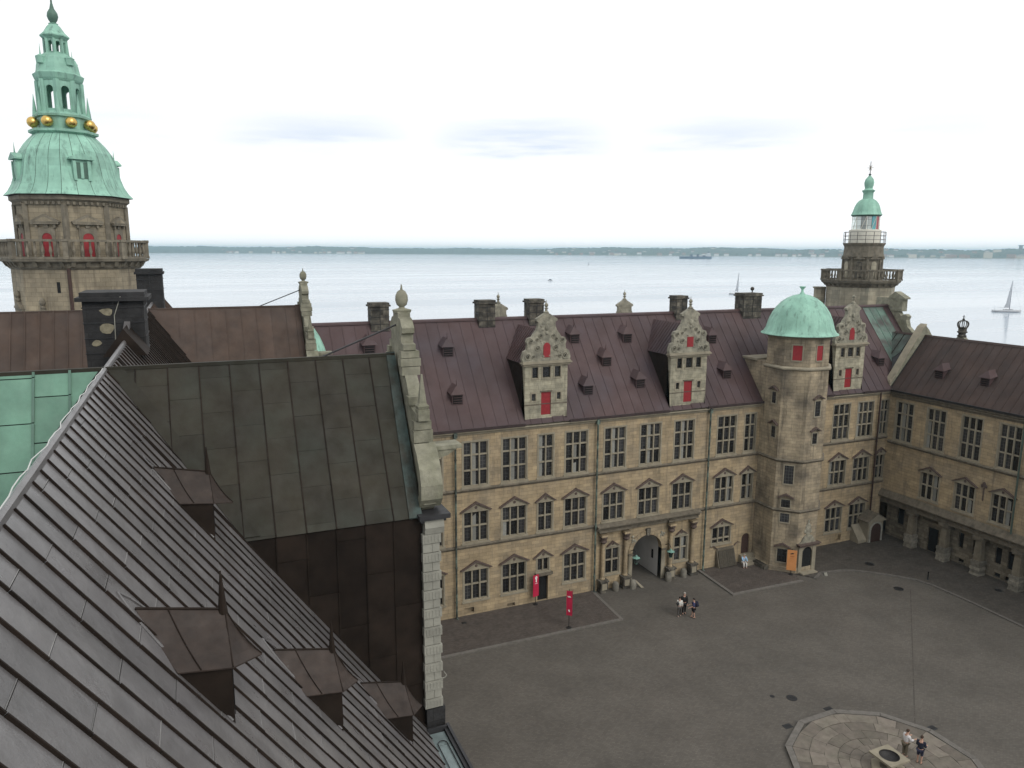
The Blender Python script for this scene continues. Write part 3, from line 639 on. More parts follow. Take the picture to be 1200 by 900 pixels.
# gateway: columns on pedestals, entablature, keystone
po = MB(); po.box(31.45, 42.05, FY-.06, FY, .1, 5.55); 
portal = MB()
portal.box(31.5, 34.75, FY-.42, FY-.02, 5.55, 5.75).box(38.8, 42.1, FY-.42, FY-.02, 5.55, 5.75).box(34.75, 38.8, FY-.2, FY-.02, 5.5, 5.75)
portal.yz([(FY-.02, 5.75), (FY-.3, 5.75), (FY-.32, 5.95), (FY-.62, 6.05), (FY-.62, 6.14), (FY-.2, 6.28), (FY-.02, 6.28)], 31.3, 42.3)
por = portal.build('gateway_entablature', m_string, main)
for x in (32.0, 34.35, 39.2, 41.65):
    cbx = MB(); cbx.lathe([(.24, 1.15), (.24, 1.25), (.19, 1.3), (.18, 3), (.155, 4.75), (.2, 4.8), (.24, 5.0), (.27, 5.2)], 14, x, FY-.24).box(x-.34, x+.34, FY-.62, FY, 5.2, 5.4)
    cbx.build('column', m_stone, por, True)
    cap = MB(); cap.lathe([(.19, 4.55), (.33, 4.7), (.26, 4.9), (.37, 5.1), (.37, 5.22)], 10, x, FY-.3); cap.build('capital', m_coping, por)
    pd = MB(); pd.box(x-.36, x+.36, FY-.68, FY-.02, .0, 1.0); pd.box(x-.44, x+.44, FY-.76, FY-.01, 1.0, 1.14); pd.box(x-.42, x+.42, FY-.73, FY-.015, .0, .2)
    pd.build('pedestal', m_chim, por)
    MB().box(x-.24, x+.24, FY-.715, FY-.68, .3, .88).build('pedestal_panel', m_frame, por)
ar = MB(); ra, rb = gr, gr+.42
for i in range(14):
    t0, t1 = math.pi*i/14, math.pi*(i+1)/14
    ar = MB(); ar.xz([(gc+ra*math.cos(t0), gs+ra*math.sin(t0)), (gc+rb*math.cos(t0), gs+rb*math.sin(t0)), (gc+rb*math.cos(t1-.012), gs+rb*math.sin(t1-.012)), (gc+ra*math.cos(t1-.012), gs+ra*math.sin(t1-.012))], FY-.07, FY-.005)
    ar.build('voussoir', m_stone, por)
MB().xz([(gc-.16, gs+ra-.03), (gc+.16, gs+ra-.03), (gc+.24, gs+rb+.2), (gc-.24, gs+rb+.2)], FY-.2, FY-.01).build('keystone', m_chim, por)
MB().box(GATE[0]-.38, GATE[0], FY-.08, FY-.004, 0, gs).build('gate_jamb', m_frame, por); MB().box(GATE[1], GATE[1]+.38, FY-.08, FY-.004, 0, gs).build('gate_jamb', m_frame, por)
MB().box(GATE[0]-.45, GATE[0]+.02, FY-.16, FY-.002, gs-.15, gs).box(GATE[1]-.02, GATE[1]+.45, FY-.16, FY-.002, gs-.15, gs).build('impost', m_string, por)
for sgn in (-1, 1):
    sg = MB()
    for k in range(9):
        sg.ball((gc+sgn*(1.55+random.uniform(-.25, .25)), FY-.05, gs+1.35+random.uniform(-.28, .28)), random.uniform(.06, .15), 8, 6, (1, .5, 1))
    sg.build('carved_relief', m_carve, por)
# round-topped guard stones beside the gateway
for x, y in ((33.2, 53.75), (34.9, 53.55), (38.75, 53.6), (40.55, 53.75)):
    s_ = MB().lathe([(.3, 0), (.32, .25), (.3, .6), (.22, .78), (.08, .84)], 14, 0, 0)
    o = s_.build('guard_stone', mat('dirty_guard_stone', (.16, .15, .125), .3, .9, 3, .4, 9, .2), None, True, (x, y, .003)); tag(o, 'round topped grey guard stone standing against the gateway columns', 'guard stone', 'guard stones at the gateway')

# chimneys of the main wing
def chimney(parent, x0, x1, y0, y1, z0, z1, m_, cap=.12, name='chimney'):
    b = MB(); b.box(x0, x1, y0, y1, z0, z1-.25); o = b.build(name, m_, parent)
    c_ = MB(); c_.box(x0-cap, x1+cap, y0-cap, y1+cap, z1-.32, z1-.18).box(x0-cap*.3, x1+cap*.3, y0-cap*.3, y1+cap*.3, z1-.18, z1)
    c_.build('chimney_cap', m_, o)
    bb = MB(); n = max(2, int((z1-z0)/.55))
    for k in range(1, n): bb.box(x0-.025, x1+.025, y0-.025, y1+.025, z0+(z1-z0)*k/n-.02, z0+(z1-z0)*k/n+.02)
    xm = (x0+x1)/2; bb.box(xm-.02, xm+.02, y0-.03, y1+.03, z0, z1-.3); bb.build('iron_strap', m_blackm, o)
    return o
for xc, w_ in ((13.95, 1.5), (23.32, 1.5), (28.05, 1.4), (43.6, 1.25)): chimney(main, xc-w_/2, xc+w_/2, RY-.6, RY+.6, 22.9, 25.8, m_chim)
o = chimney(main, 51.05, 53.3, RY-.7, RY+.7, 22.8, 25.9, m_chim)
MB().tube((52.6, RY, 25.85), (52.6, RY, 26.15), .06).ball((52.6, RY, 26.3), .2).build('chimney_ball', m_chim, o, True)
# small louvred roof vents
def roof_vent_meshes(m_):
    w, h, L2 = .56, .56, .95
    b = MB(); b.yz([(0, 0), (0, h), (L2*.72, h+.05), (.1, 0)], -w/2, w/2)            # cheeks block; front at y=0 facing -y
    k = MB()
    ex = .1
    A, B_, C_, D_ = (-w/2-ex, -ex*1.2, h-.02), (w/2+ex, -ex*1.2, h-.02), (w/2+ex, L2*.8, h+.12), (-w/2-ex, L2*.8, h+.12); T0, T1 = (0, .16, h+.4), (0, L2*1.2, h+.46)
    k.add([A, B_, C_, D_, T0, T1], [(0, 1, 4), (1, 2, 5, 4), (3, 0, 4, 5), (0, 3, 2, 1), (2, 3, 5)])
    k.tube((0, .16, h+.35), (0, .16, h+.72), .03, .004, 6)
    l = MB()
    l.box(-w/2+.05, w/2-.05, -.02, -.004, .08, h-.1)
    lv = MB()
    for i in range(3): lv.box(-w/2+.06, w/2-.06, -.05, -.022, .13+i*.12, .16+i*.12)
    return b.mesh('roof_vent', m_), k.mesh('vent_roof', m_), l.mesh('vent_opening', m_dark), lv.mesh('louvre', m_)
VM = roof_vent_meshes(m_proof)
def roof_vent(parent, pos, rz=0., sc=1.):
    o = put('roof_vent', VM[0], parent, pos, rz); o.scale = (sc,)*3
    for nme, me in zip(('vent_roof', 'vent_opening', 'louvre'), VM[1:]): put(nme, me, o)
    return o
tanm = (RZ-EV-.2)/(RY-FY+.3)
for (x, y) in ((19.17, 58.77), (18.99, 55.95), (33.67, 57.6), (30.9, 55.9), (36.65, 59.06), (36.28, 56.06), (45.99, 56.23), (31.25, 59.2), (46.03, 58.7), (66.1, 56.3), (12.7, 59.1), (13.5, 56.2)):
    zz = EV+.2+(y-FY+.3)*tanm; roof_vent(main, (x, y-.5, zz-.62), 0, 1.65)

# ------------------------------------------------------------------ gabled dormers
def gable_profile(hw, z0, zt):
    """right-hand outline of a scrolled gable from its base up, (u, z) with u from the axis"""
    H = zt-z0; k = hw
    return [(k, 0), (k*1.02, .06*H), (k*1.0, .12*H), (k*.95, .2*H), (k*.82, .24*H), (k*.8, .33*H), (k*.84, .4*H), (k*.78, .47*H), (k*.6, .5*H), (k*.53, .56*H), (k*.42, .63*H), (k*.36, .72*H), (k*.36, .8*H), (k*.44, .82*H), (k*.44, .86*H), (0, H)]
def relief(b, y, hw, z0, zt, seed=1):
    rnd = random.Random(seed); H = zt-z0
    for sgn in (-1, 1):
        for (uu, vv, rr) in ((.86, .1, .3), (.42, .27, .26), (.72, .42, .2), (.3, .52, .18), (.62, .1, .16), (.45, .45, .14)):
            for rad, t in ((rr, .07), (rr*.45, .1)):
                o = len(b.v); b.lathe([(rad*.55, 0), (rad*.75, t), (rad, t*.8), (rad*1.05, 0)], 12)
                for i in range(o, len(b.v)): v = b.v[i]; b.v[i] = (sgn*uu*hw+v[0], y-v[2]-.0, z0+vv*H+v[1])
        for k in range(14):
            uu = rnd.uniform(.1, .75); vv = rnd.uniform(.08, .75)
            if uu > 1-vv*1.05: continue
            b.ball((sgn*uu*hw, y, z0+vv*H), rnd.uniform(.05, .12), 6, 4, (1.2, .6, 1))
    b.ball((0, y-.02, z0+.68*H), .2, 8, 6, (1, .6, 1.2)); b.ball((0, y-.02, z0+.57*H), .14, 8, 6, (1, .6, 1))
    return b
def dormer(parent, cx, front=FY, arched=True, rz=0, rear=False, seed=1):
    """three-storey roof dormer: local x across, y into the roof, z up from 0"""
    o = MB(); hw = 1.95; z0, zc = 16.05, 20.95
    hol = [] if rear else [(-.45, .45, 16.62, 18.55), (-1.32, -.72, 19.75, 20.7), (-.38, .4, 19.75, 20.7), (.72, 1.34, 19.75, 20.7), (-1.36, -.92, 17.85, 18.5), (.95, 1.38, 17.85, 18.5)]
    wall_holes(o, lambda u, z, d: (u, d, z), -hw, hw, z0, zc, hol, .22)
    o.add([(-hw, 0, z0), (-hw, .5, z0), (-hw, .5, zc), (-hw, 0, zc), (hw, 0, z0), (hw, .5, z0), (hw, .5, zc), (hw, 0, zc)], [(0, 1, 2, 3), (4, 5, 6, 7)])
    o.box(-hw-.12, hw+.12, -.1, .3, 15.92, 16.1)
    D_ = o.build('dormer', m_dstone, parent, loc=(cx, front, 0)); D_.rotation_euler = (0, 0, rz)
    yb = (zc-EV-.2)/tanm-.3; rz_ = zc+hw*1.36; yr = (rz_-EV-.2)/tanm-.3; yb0 = (z0-EV-.2)/tanm-.3
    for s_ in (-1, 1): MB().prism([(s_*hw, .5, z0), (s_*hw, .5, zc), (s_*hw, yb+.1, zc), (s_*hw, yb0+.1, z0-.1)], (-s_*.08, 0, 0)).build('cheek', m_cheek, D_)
    rs = MB(); rs.xz([(-hw-.02, zc-.02), (hw+.02, zc-.02), (0, rz_-.06)], .3, .31+.02)
    rs = MB(); rs.add([(-hw-.05, .3, zc-.03), (0, .3, rz_-.05), (hw+.05, .3, zc-.03), (-hw-.05, yb, zc-.03), (0, yr, rz_-.05), (hw+.05, yb, zc-.03)], [(0, 1, 4, 3), (1, 2, 5, 4), (0, 3, 5, 2)])
    rs.build('dormer_roof', m_lead, D_)
    ls = math.hypot(hw+.05, rz_-zc+.02)
    for s_ in (-1, 1):
        # sheets run down the dormer slope; v is clipped against the valley
        evd = (s_*(hw+.05), 0, -(rz_-zc)); eud = (0, s_, 0) if s_ > 0 else (0, -1, 0)
        if s_ > 0: org, eu, cl, ur = (0, .3, rz_), (0, 1, 0), [(-1, -(yr-yb)/ls, -(yr-.3))], (0, yr-.3)
        else: org, eu, cl, ur = (0, yr, rz_), (0, -1, 0), [(1, -(yr-yb)/ls, 0)], (0, yr-.3)
        panels(D_, m_proof, org, eu, evd, ur[0], ur[1], 0, ls, .42, 0, cl, seam=(.05, .05))
    c_ = MB(); c_.box(-hw-.3, hw+.3, -.28, .34, zc, zc+.1).box(-hw-.18, hw+.18, -.16, .34, zc-.16, zc).box(-hw-.22, hw+.22, -.2, .34, zc+.1, zc+.2); c_.build('dormer_cornice', m_frame, D_)
    zt = 25.15; zb = zc+.2; pr = gable_profile(hw+.2, zb, zt); pl = [(-a, z+zb) for a, z in pr[::-1][1:]] ; pts = [(a, z+zb) for a, z in pr]+pl
    gb = MB(); gb.xz(pts, -.02, .36); relief(gb, -.02, hw, zb, zt, seed); gb.build('scrolled_gable', m_carve, D_)
    fn = MB(); fn.lathe([(.2, zt-.12), (.24, zt-.02), (.12, zt+.06), (.1, zt+.22), (.2, zt+.3), (.07, zt+.36), (.15, zt+.46), (.17, zt+.56), (.1, zt+.68), (.03, zt+.74), (.02, zt+.95)], 10, 0, .16); fn.build('finial', m_carve, D_, True)
    if rear: return D_
    dr = MB(); dr.box(-.44, .44, .07, .13, 16.64, 17.55).box(-.44, .44, .07, .13, 17.58, 18.53); dr.build('hatch_door', m_red, D_)
    MB().box(-.44, .44, .055, .07, 17.52, 17.6).build('door_rail', m_coping, D_)
    MB().box(-hw-.02, -.46, -.03, 0, 17.5, 17.6).build('moulding', m_string, D_); MB().box(.46, hw+.02, -.03, 0, 17.5, 17.6).build('moulding', m_string, D_); MB().box(-.55, .55, -.06, 0, 18.56, 18.68).build('lintel', m_string, D_)
    for (a, c2, e, g_) in hol[1:]:
        w = MB(); w.box(a+.05, c2-.05, .14, .16, e+.05, g_-.05); q = w.build('window', m_glass, D_)
        s2 = MB(); s2.box(a-.07, a+.04, -.03, .13, e-.03, g_+.1).box(c2-.04, c2+.07, -.03, .13, e-.03, g_+.1).box(a+.04, c2-.04, -.03, .13, g_-.04, g_+.1).box(a-.09, c2+.09, -.05, .13, e-.12, e-.03)
        s2.build('window_surround', m_frame, D_)
    if arched:
        pts = [(-.31, 21.45), (.31, 21.45)]+[(.31*math.cos(math.pi*i/8), 22.3+.36*math.sin(math.pi*i/8)) for i in range(9)]
    else: pts = [(-.33, 21.65), (.33, 21.65), (.33, 22.55), (-.33, 22.55)]
    MB().xz(pts, -.06, -.01).build('gable_hatch', m_red, D_)
    return D_
dormer(main, 26.32, arched=True, seed=1); dormer(main, 40.5, arched=False, seed=5); dormer(main, 59.95, arched=True, seed=9)
for x in (26.95, 41.05): dormer(main, x, RY*2-FY-.3, rz=math.pi, rear=True, seed=3)
# east end gable of the main wing with pedimented top and scroll
eg = MB(); prof = [(RY-6.4, EV+.2), (RY-5.6, EV+1.5), (RY-4.5, 20.0), (RY-4.2, 21.2), (RY-3.4, 21.5), (RY-2.8, 22.0), (RY-2.6, 22.7), (RY-2.75, 23.1), (RY-2.4, 23.35), (RY-1.9, 23.1), (RY-1.55, 23.5), (RY-1.5, 24.9), (RY-.0, 24.95)]
prof = prof[:-1]+[(RY-1.5, 25.0)]
full = [(a, z) for a, z in prof]+[(2*RY-a-.0, z) for a, z in prof[::-1]]
eg.yz(full, 71.9, 72.5).build('scrolled_gable', m_scroll, main)
MB().yz([(RY-2.3, 24.95), (RY-.2, 24.95), (RY-.2, 25.1), (RY-1.0, 25.75), (RY-2.3, 25.1)], 71.75, 72.65).box(71.8, 72.6, RY-2.0, RY-.5, 23.6, 24.95).build('gable_pediment', m_scroll, main)
fix_parent(main)

# ================================================================== west wing (near roof)
west = thing('castle_wing', 'near wing with steep grey copper roof, cross roofs and black chimneys', 'building', loc=(-2, 30, 0))
WX, WRX, WRZ, WS = 6.1, -2.3, 26.83, 1.394          # wall face, ridge x and z, slope
WEX = 5.6; WEZ = WRZ-(WEX-WRX)*WS                    # eaves edge
Y0, Y1 = 2.2, 61.0
wl = MB(); wl.box(-10.7, WX, Y0, FY-.004, 0, 15.5); wl.build('wall', m_stone, west)
# courtyard front below the eaves has the same rows of windows
for yc in [8.5, 12, 15.6, 19.4, 22.5, 25.6, 29.4, 33, 36.6, 41, 44.4]:
    for z0, h, rw, pd in ((11.25, 3.68, F3R, None), (6.47, 2.6, F2R, (1.36, .12, .76)), (1.38, 2.66, F2R, (1.38, .12, .72))):
        MB().box(WX+.001, WX+.02, yc-1.05, yc+1.05, z0, z0+h).build('window_recess', m_dark, west)
wro = MB(); xo = 2*WRX-WEX
wro.xz([(WEX, WEZ-.05), (WRX, WRZ-.06), (xo, WEZ-.05)], Y0, Y1); wroof = wro.build('roof', m_lead, west)
evw = Vector((1, 0, -WS)); LW = (WEX-WRX)*math.hypot(1, WS)
CY1, CY2, CHW, CEZ, CGX = 22.45, 44.4, 2.7, 22.5, 5.62     # cross roofs: centre lines, half width, eaves height, gable plane
# near slope: separate sheets in front of the first cross roof
cvx = (WRZ-CEZ)/WS; vlen = cvx*math.hypot(1, WS)           # where the valley meets the cheek
cl1 = [(-1, CHW/vlen*1.0, -(CY1-Y0-.0)+0.0)]
# valley line: y = CY1 - CHW*v/vlen for v<=vlen, then y = CY1-CHW below; keep the near side
panels(wroof, m_nroof, (WRX, Y0, WRZ), (0, 1, 0), evw, 0.0, CY1-CHW-Y0, .06, LW, .6, 1.6, gap=.01, th=.02, seam=(.026, .036), tilt=.008, fold=True)
panels(wroof, m_nroof, (WRX, CY1-CHW, WRZ), (0, 1, 0), evw, 0, CHW, .06, LW, .6, 1.6, [(-1, -CHW/vlen, -CHW)], gap=.01, th=.02, seam=(.026, .036), tilt=.008, fold=True)
# slope between the two cross roofs and beyond
panels(wroof, m_nroof, (WRX, CY1, WRZ), (0, 1, 0), evw, 0, CHW, .1, vlen, .6, 0, [(1, -CHW/vlen, 0)], seam=(.05, .055))
panels(wroof, m_nroof, (WRX, CY1+CHW, WRZ), (0, 1, 0), evw, 0, CY2-CY1-2*CHW, .1, LW, .6, 0, seam=(.05, .055))
panels(wroof, m_nroof, (WRX, CY2-CHW, WRZ), (0, 1, 0), evw, 0, CHW, .1, LW, .6, 0, [(-1, -CHW/vlen, -CHW)], seam=(.05, .055))
panels(wroof, m_bcopper, (WRX, CY2, WRZ), (0, 1, 0), evw, 0, Y1-CY2, .1, LW, .6, 0, [(1, -CHW/vlen, 0)], seam=(.05, .055))
# outer slope (seen only at the ridge)
evo = Vector((-1, 0, -WS))
panels(wroof, m_dgreen, (WRX, CY1+CHW, WRZ), (0, -1, 0), evo, CHW, CY1+CHW-Y0, .1, LW, .62, 0, [(1, -CHW/vlen, CHW)], seam=(.05, .04))
panels(wroof, m_nroof, (WRX, CY2, WRZ), (0, -1, 0), evo, CHW, CY2-CY1-CHW, .1, LW, .62, 0, seam=(.05, .04))
# ridge roll and the lightning conductor cable on it
MB().xz([(WRX-.08, WRZ-.06), (WRX-.06, WRZ+.02), (WRX, WRZ+.06), (WRX+.05, WRZ+.02), (WRX+.07, WRZ-.06)], Y0, Y1).build('ridge_cap', m_nroof, wroof)
lc = MB(); pp = None; k = 0; yy = Y0
while yy < CY1-.1:
    p = (WRX-.02+random.uniform(-.035, .035), yy, WRZ+.08+(.015 if k % 2 else 0)+random.uniform(-.01, .01))
    if pp: lc.tube(pp, p, .009, .009, 5)
    pp = p; yy += .45; k += 1
lc.build('conductor_cable', mat('pale_cable', (.5, .5, .48), .1, .5, 5, 0, 9, 0), wroof)
# ---- small ventilation dormers on the near slope (ridge runs out of the slope along +x)
def lucarne_meshes():
    hw = .7                                  # origin: where the hood's ridge meets the slope
    def zr(x): return -x*WS
    T0, S_, A, B_, C_, B2, A2 = (0, 0, .02), (1.15, 0, -.22), (.5, -hw, -.68), (1.2, -hw, -.76), (1.62, 0, -1.02), (1.2, hw, -.76), (.5, hw, -.68)
    body = MB(); zb = -.72
    body.prism([(-zb/WS, -hw+.05, zb), (1.18, -hw+.05, zb-.02), (1.18, -hw+.05, zr(1.18)-.03)], (0, 2*hw-.1, 0))
    front = MB(); front.box(1.185, 1.195, -hw+.12, hw-.12, zr(1.18)+.12, zb-.08)
    roof_ = MB()
    def curved(P, Q, sag, n=5): return [Vector(P).lerp(Vector(Q), i/n)+Vector((0, 0, -sag*math.sin(math.pi*i/n))) for i in range(n+1)]
    def patch(top, bot):
        for k in range(len(top)-1): roof_.add([top[k], top[k+1], bot[k+1], bot[k]], [(0, 1, 2, 3)])
        up = [[p+Vector((0, 0, .02)) for p in r_] for r_ in (top, bot)]
        for k in range(len(top)-1): roof_.add([up[0][k], up[0][k+1], up[1][k+1], up[1][k]], [(0, 1, 2, 3)]); roof_.add([bot[k], bot[k+1], up[1][k+1], up[1][k]], [(0, 1, 2, 3)])
    rows = 4
    for sgn in (-1, 1):
        a_, b_, c_ = (A, B_, C_) if sgn < 0 else (A2, B2, C_)
        # side of the hood, slightly dished between ridge and eave
        def lerp_row(t, P0, P1, Q0, Q1, dish):
            top_, end_ = Vector(P0).lerp(Vector(Q0), t), Vector(P1).lerp(Vector(Q1), t); d = Vector((0, 0, -dish*math.sin(math.pi*t)))
            return [top_.lerp(end_, i/5)+d for i in range(6)]
        g_ = [lerp_row(j/rows, T0, S_, a_, b_, .06) for j in range(rows+1)]
        for j in range(rows): patch(g_[j], g_[j+1])
        g_ = [lerp_row(j/rows, S_, S_, b_, c_, .1) for j in range(rows+1)]
        for j in range(rows): patch(g_[j], g_[j+1])
    seam = MB(); seam.tube((0, 0, .04), (1.15, 0, -.19), .02)
    for q in (B_, C_, B2):
        prev = None
        for i in range(6):
            p = Vector(S_).lerp(Vector(q), i/5)+Vector((0, 0, -.08*math.sin(math.pi*i/5)+.03))
            if prev: seam.tube(prev, p, .012, .012, 5)
            prev = p
    prev = None
    for i in range(6):
        p = Vector(T0).lerp(Vector(S_), .35).lerp(Vector(A).lerp(Vector(B_), .42), i/5)+Vector((0, 0, -.06*math.sin(math.pi*i/5)+.03))
        if prev: seam.tube(prev, p, .01, .01, 5)
        prev = p
    spike = MB(); spike.lathe([(.07, S_[2]-.03), (.055, S_[2]+.12), (.01, S_[2]+.62)], 8, 1.12, 0)
    fl = MB()
    for s_ in (-1, 1):
        prev = None
        for i in range(11):
            t = i/10; x = -.2+1.35*t; y = s_*(hw*.98)*t**.6*.95; p = Vector((x, y, zr(x)+.04))
            if prev is not None: fl.tube(prev, p, .02, .02, 5)
            prev = p
    return [('lucarne', body.mesh('lucarne', m_cheek)), ('lucarne_front', front.mesh('lucarne_front', m_dark)), ('lucarne_roof', roof_.mesh('lucarne_roof', mat('lucarne_copper', (.034, .024, .019), .35, .6, 3, .12, 7, .15, .3, detail=sheet_edges))),
            ('roof_roll', seam.mesh('roof_roll', m_cheek)), ('spike', spike.mesh('spike', m_cheek)), ('flashing', fl.mesh('flashing', m_nroof))]
LM = lucarne_meshes()
for (x, y) in ((-1.02, 10.85), (1.0, 14.15), (3.3, 17.5), (-1.07, 18.0), (3.3, 9.2), (-1.0, 5.0)):
    z = WRZ-(x-WRX)*WS
    o = put('lucarne', LM[0][1], west, (x, y, z+.02))
    for nme, me in LM[1:]: put(nme, me, o)
# ---- cross roofs with scrolled gables towards the court
def cross_roof(cy, mnear, mout, sheet, first):
    cr = MB(); cr.prism([(CGX, cy-CHW, CEZ-.04), (CGX, cy, WRZ-.05), (CGX, cy+CHW, CEZ-.04)], (-(CGX-xo)-.0, 0, 0))
    c_ = cr.build('cross_roof', m_lead, west)
    lc_ = math.hypot(CHW, WRZ-CEZ); evn = Vector((0, -CHW, -(WRZ-CEZ))); evf = Vector((0, CHW, -(WRZ-CEZ)))
    # courtyard half, slope towards the camera: u runs -x from the gable
    ulen = CGX-WRX
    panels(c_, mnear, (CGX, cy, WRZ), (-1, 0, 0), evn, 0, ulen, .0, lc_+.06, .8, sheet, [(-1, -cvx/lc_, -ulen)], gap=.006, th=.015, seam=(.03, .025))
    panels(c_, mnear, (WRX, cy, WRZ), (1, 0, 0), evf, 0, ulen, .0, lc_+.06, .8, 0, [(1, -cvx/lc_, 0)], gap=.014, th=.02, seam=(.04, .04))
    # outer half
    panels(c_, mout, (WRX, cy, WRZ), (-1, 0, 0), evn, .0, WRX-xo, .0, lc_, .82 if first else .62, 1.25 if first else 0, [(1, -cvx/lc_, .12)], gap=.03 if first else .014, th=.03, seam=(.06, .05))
    MB().xz([(CGX, WRZ-.05), (CGX, WRZ+.05), (xo, WRZ+.05), (xo, WRZ-.05)], cy-.07, cy+.07).build('ridge_roll', mnear, c_)
    # verge flashing along the gable and valley flashings
    vf = MB(); vf.prism([(CGX+.02, cy+.02, WRZ+.05), (CGX+.02, cy-CHW-.06, CEZ-.05), (CGX-.36, cy-CHW-.06, CEZ-.05), (CGX-.25, cy, WRZ+.05)], (0, -.02, .035))
    vf.build('verge_flashing', mat('blue_patina_flashing', (.03, .031, .024), .35, .65, 2, .1, 9, 0, .28, tint=(.075, .125, .12), tintscale=1.1, tintamt=.8) if first else mnear, c_)
    va = MB()
    va.prism([(WRX, cy, WRZ+.03), (WRX+cvx, cy-CHW, CEZ+.03), (WRX+cvx+.42, cy-CHW, CEZ+.03), (WRX+.4, cy, WRZ+.03)], (0, -.012, .03)); va.build('valley_flashing', mnear, c_)
    va = MB(); va.prism([(WRX, cy, WRZ+.03), (WRX-cvx, cy-CHW, CEZ+.03), (WRX-cvx+.45, cy-CHW, CEZ+.05), (WRX, cy-.4, WRZ-.4)], (0, -.02, .04)); va.build('valley_flashing', m_dgreen if first else mout, c_)
    # cheek walls, copper boards
    k = 0; x = WRX+cvx-.2
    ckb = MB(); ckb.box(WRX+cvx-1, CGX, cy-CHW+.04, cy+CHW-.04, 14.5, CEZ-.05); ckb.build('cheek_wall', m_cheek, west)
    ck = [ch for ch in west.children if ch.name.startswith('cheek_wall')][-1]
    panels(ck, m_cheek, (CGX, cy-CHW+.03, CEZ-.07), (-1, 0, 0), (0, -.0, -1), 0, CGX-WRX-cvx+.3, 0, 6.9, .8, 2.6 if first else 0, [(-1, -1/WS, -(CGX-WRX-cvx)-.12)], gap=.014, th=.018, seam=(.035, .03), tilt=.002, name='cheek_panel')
    # stone gable: front wall, pilaster of alternating blocks, scrolls
    gx0, gx1 = CGX, 6.12
    gw = MB(); gw.box(gx0+.02, gx1-.06, cy-CHW+.1, cy+CHW-.1, 15.85, CEZ); gab = gw.build('gable_wall', m_dstone, west)
    for s_ in (-1, 1):
        z = 16.45; i = 0
        MB().box(gx0+.03, gx1+.1, cy+s_*CHW-.18, cy+s_*CHW+.18, 15.75, 16.42).build('gable_plinth', m_blackst, gab)
        while z < 21.75:
            h = .28 if i % 2 else .3; e = .035 if i % 2 == 0 else 0
            if i % 2 == 0:
                MB().box(gx0+.0-e*.5, gx1+e, cy+s_*(CHW)-.16-e, cy+s_*CHW+.16+e, z+.012, z+h-.012).build('quoin_block', m_quoin, gab)
                gv = MB()
                for q in range(5): gv.box(gx0+.05+q*.1, gx0+.09+q*.1, cy+s_*CHW-.16-e-.012, cy+s_*CHW-.16-e+.004, z+.05, z+h-.05)
                tag(gv.build('carved_flutes', m_quoin, gab), None, None, None, 'stuff')
            else:
                MB().box(gx0, gx0+.27, cy+s_*CHW-.16, cy+s_*CHW+.16, z+.012, z+h-.012).build('quoin_block', m_quoin, gab)
                MB().box(gx0+.28, gx1, cy+s_*CHW-.16, cy+s_*CHW+.16, z+.012, z+h-.012).build('quoin_block', m_quoin, gab)
            z += h; i += 1
        cb_ = MB(); cb_.yz([(cy+s_*(CHW-.14), z), (cy+s_*(CHW+.2), z), (cy+s_*(CHW+.26), z+.2), (cy+s_*(CHW+.16), z+.55), (cy+s_*(CHW-.14), z+.55)], gx0+.05, gx1+.12); cb_.build('console', m_quoin, gab)
    MB().box(gx0-.12, gx1+.3, cy-CHW-.3, cy+CHW+.3, 22.42, 22.56).box(gx0-.06, gx1+.2, cy-CHW-.2, cy+CHW+.2, 22.32, 22.42).build('gable_ledge', m_lead, gab)
    pr = [(2.45, 22.57), (2.72, 22.8), (2.78, 23.15), (2.7, 23.6), (2.5, 24.0), (2.2, 24.35), (2.02, 24.5), (2.02, 25.1), (2.1, 25.15), (2.1, 25.35), (1.5, 25.45), (1.35, 25.75), (1.15, 26.1), (.9, 26.35), (.8, 26.6), (.78, 27.0), (.86, 27.05), (.86, 27.22), (.6, 27.25), (.6, 27.5), (.74, 27.55), (.74, 27.7), (.5, 27.95), (.3, 28.0), (.3, 28.12), (.22, 28.15)]
    body = [(cy+a, z) for a, z in pr]+[(cy-a, z) for a, z in pr[::-1]]
    sg = MB(); sg.yz(body, gx0+.08, gx1-.04); sg.build('scrolled_gable', m_scroll, gab)
    # block courses and volutes on the edges
    for s_ in (-1, 1):
        vol = MB(); prev = None; cen = (cy+s_*2.28, 23.3)
        pts = [(2.3, 22.6), (2.62, 22.7), (2.84, 22.98), (2.86, 23.4), (2.7, 23.85), (2.42, 24.25), (2.16, 24.48)]
        ins = [(2.2, 22.75), (2.45, 22.9), (2.58, 23.08), (2.58, 23.36), (2.46, 23.7), (2.25, 24.02), (2.05, 24.3)]
        for i in range(len(pts)-1):
            q = MB(); q.yz([(cy+s_*pts[i][0], pts[i][1]), (cy+s_*pts[i+1][0], pts[i+1][1]), (cy+s_*ins[i+1][0], ins[i+1][1]), (cy+s_*ins[i][0], ins[i][1])], gx0-.02, gx1+.12); q.build('volute_block', m_scroll, gab)
        for (a, z0, z1, e) in ((2.06, 24.5, 24.85, .03), (2.05, 24.87, 25.12, .0), (1.5, 25.5, 25.75, .0), (.88, 26.3, 26.55, .02), (.84, 26.57, 26.8, .05), (.82, 26.82, 27.02, .02)):
            MB().box(gx0+.02-e, gx1+.04+e, cy+s_*(a-.25), cy+s_*(a+.05+e), z0, z1).build('gable_block', m_scroll, gab)
        ob = MB(); ob.box(gx0+.12, gx1-.04, cy+s_*2.05-.16, cy+s_*2.05+.16, 25.15, 25.48).lathe([(.2, 25.48), (.24, 25.58), (.15, 25.66), (.03, 26.5)], 4, gx0+.28, cy+s_*2.05, math.pi/4); ob.build('obelisk', m_scroll, gab)
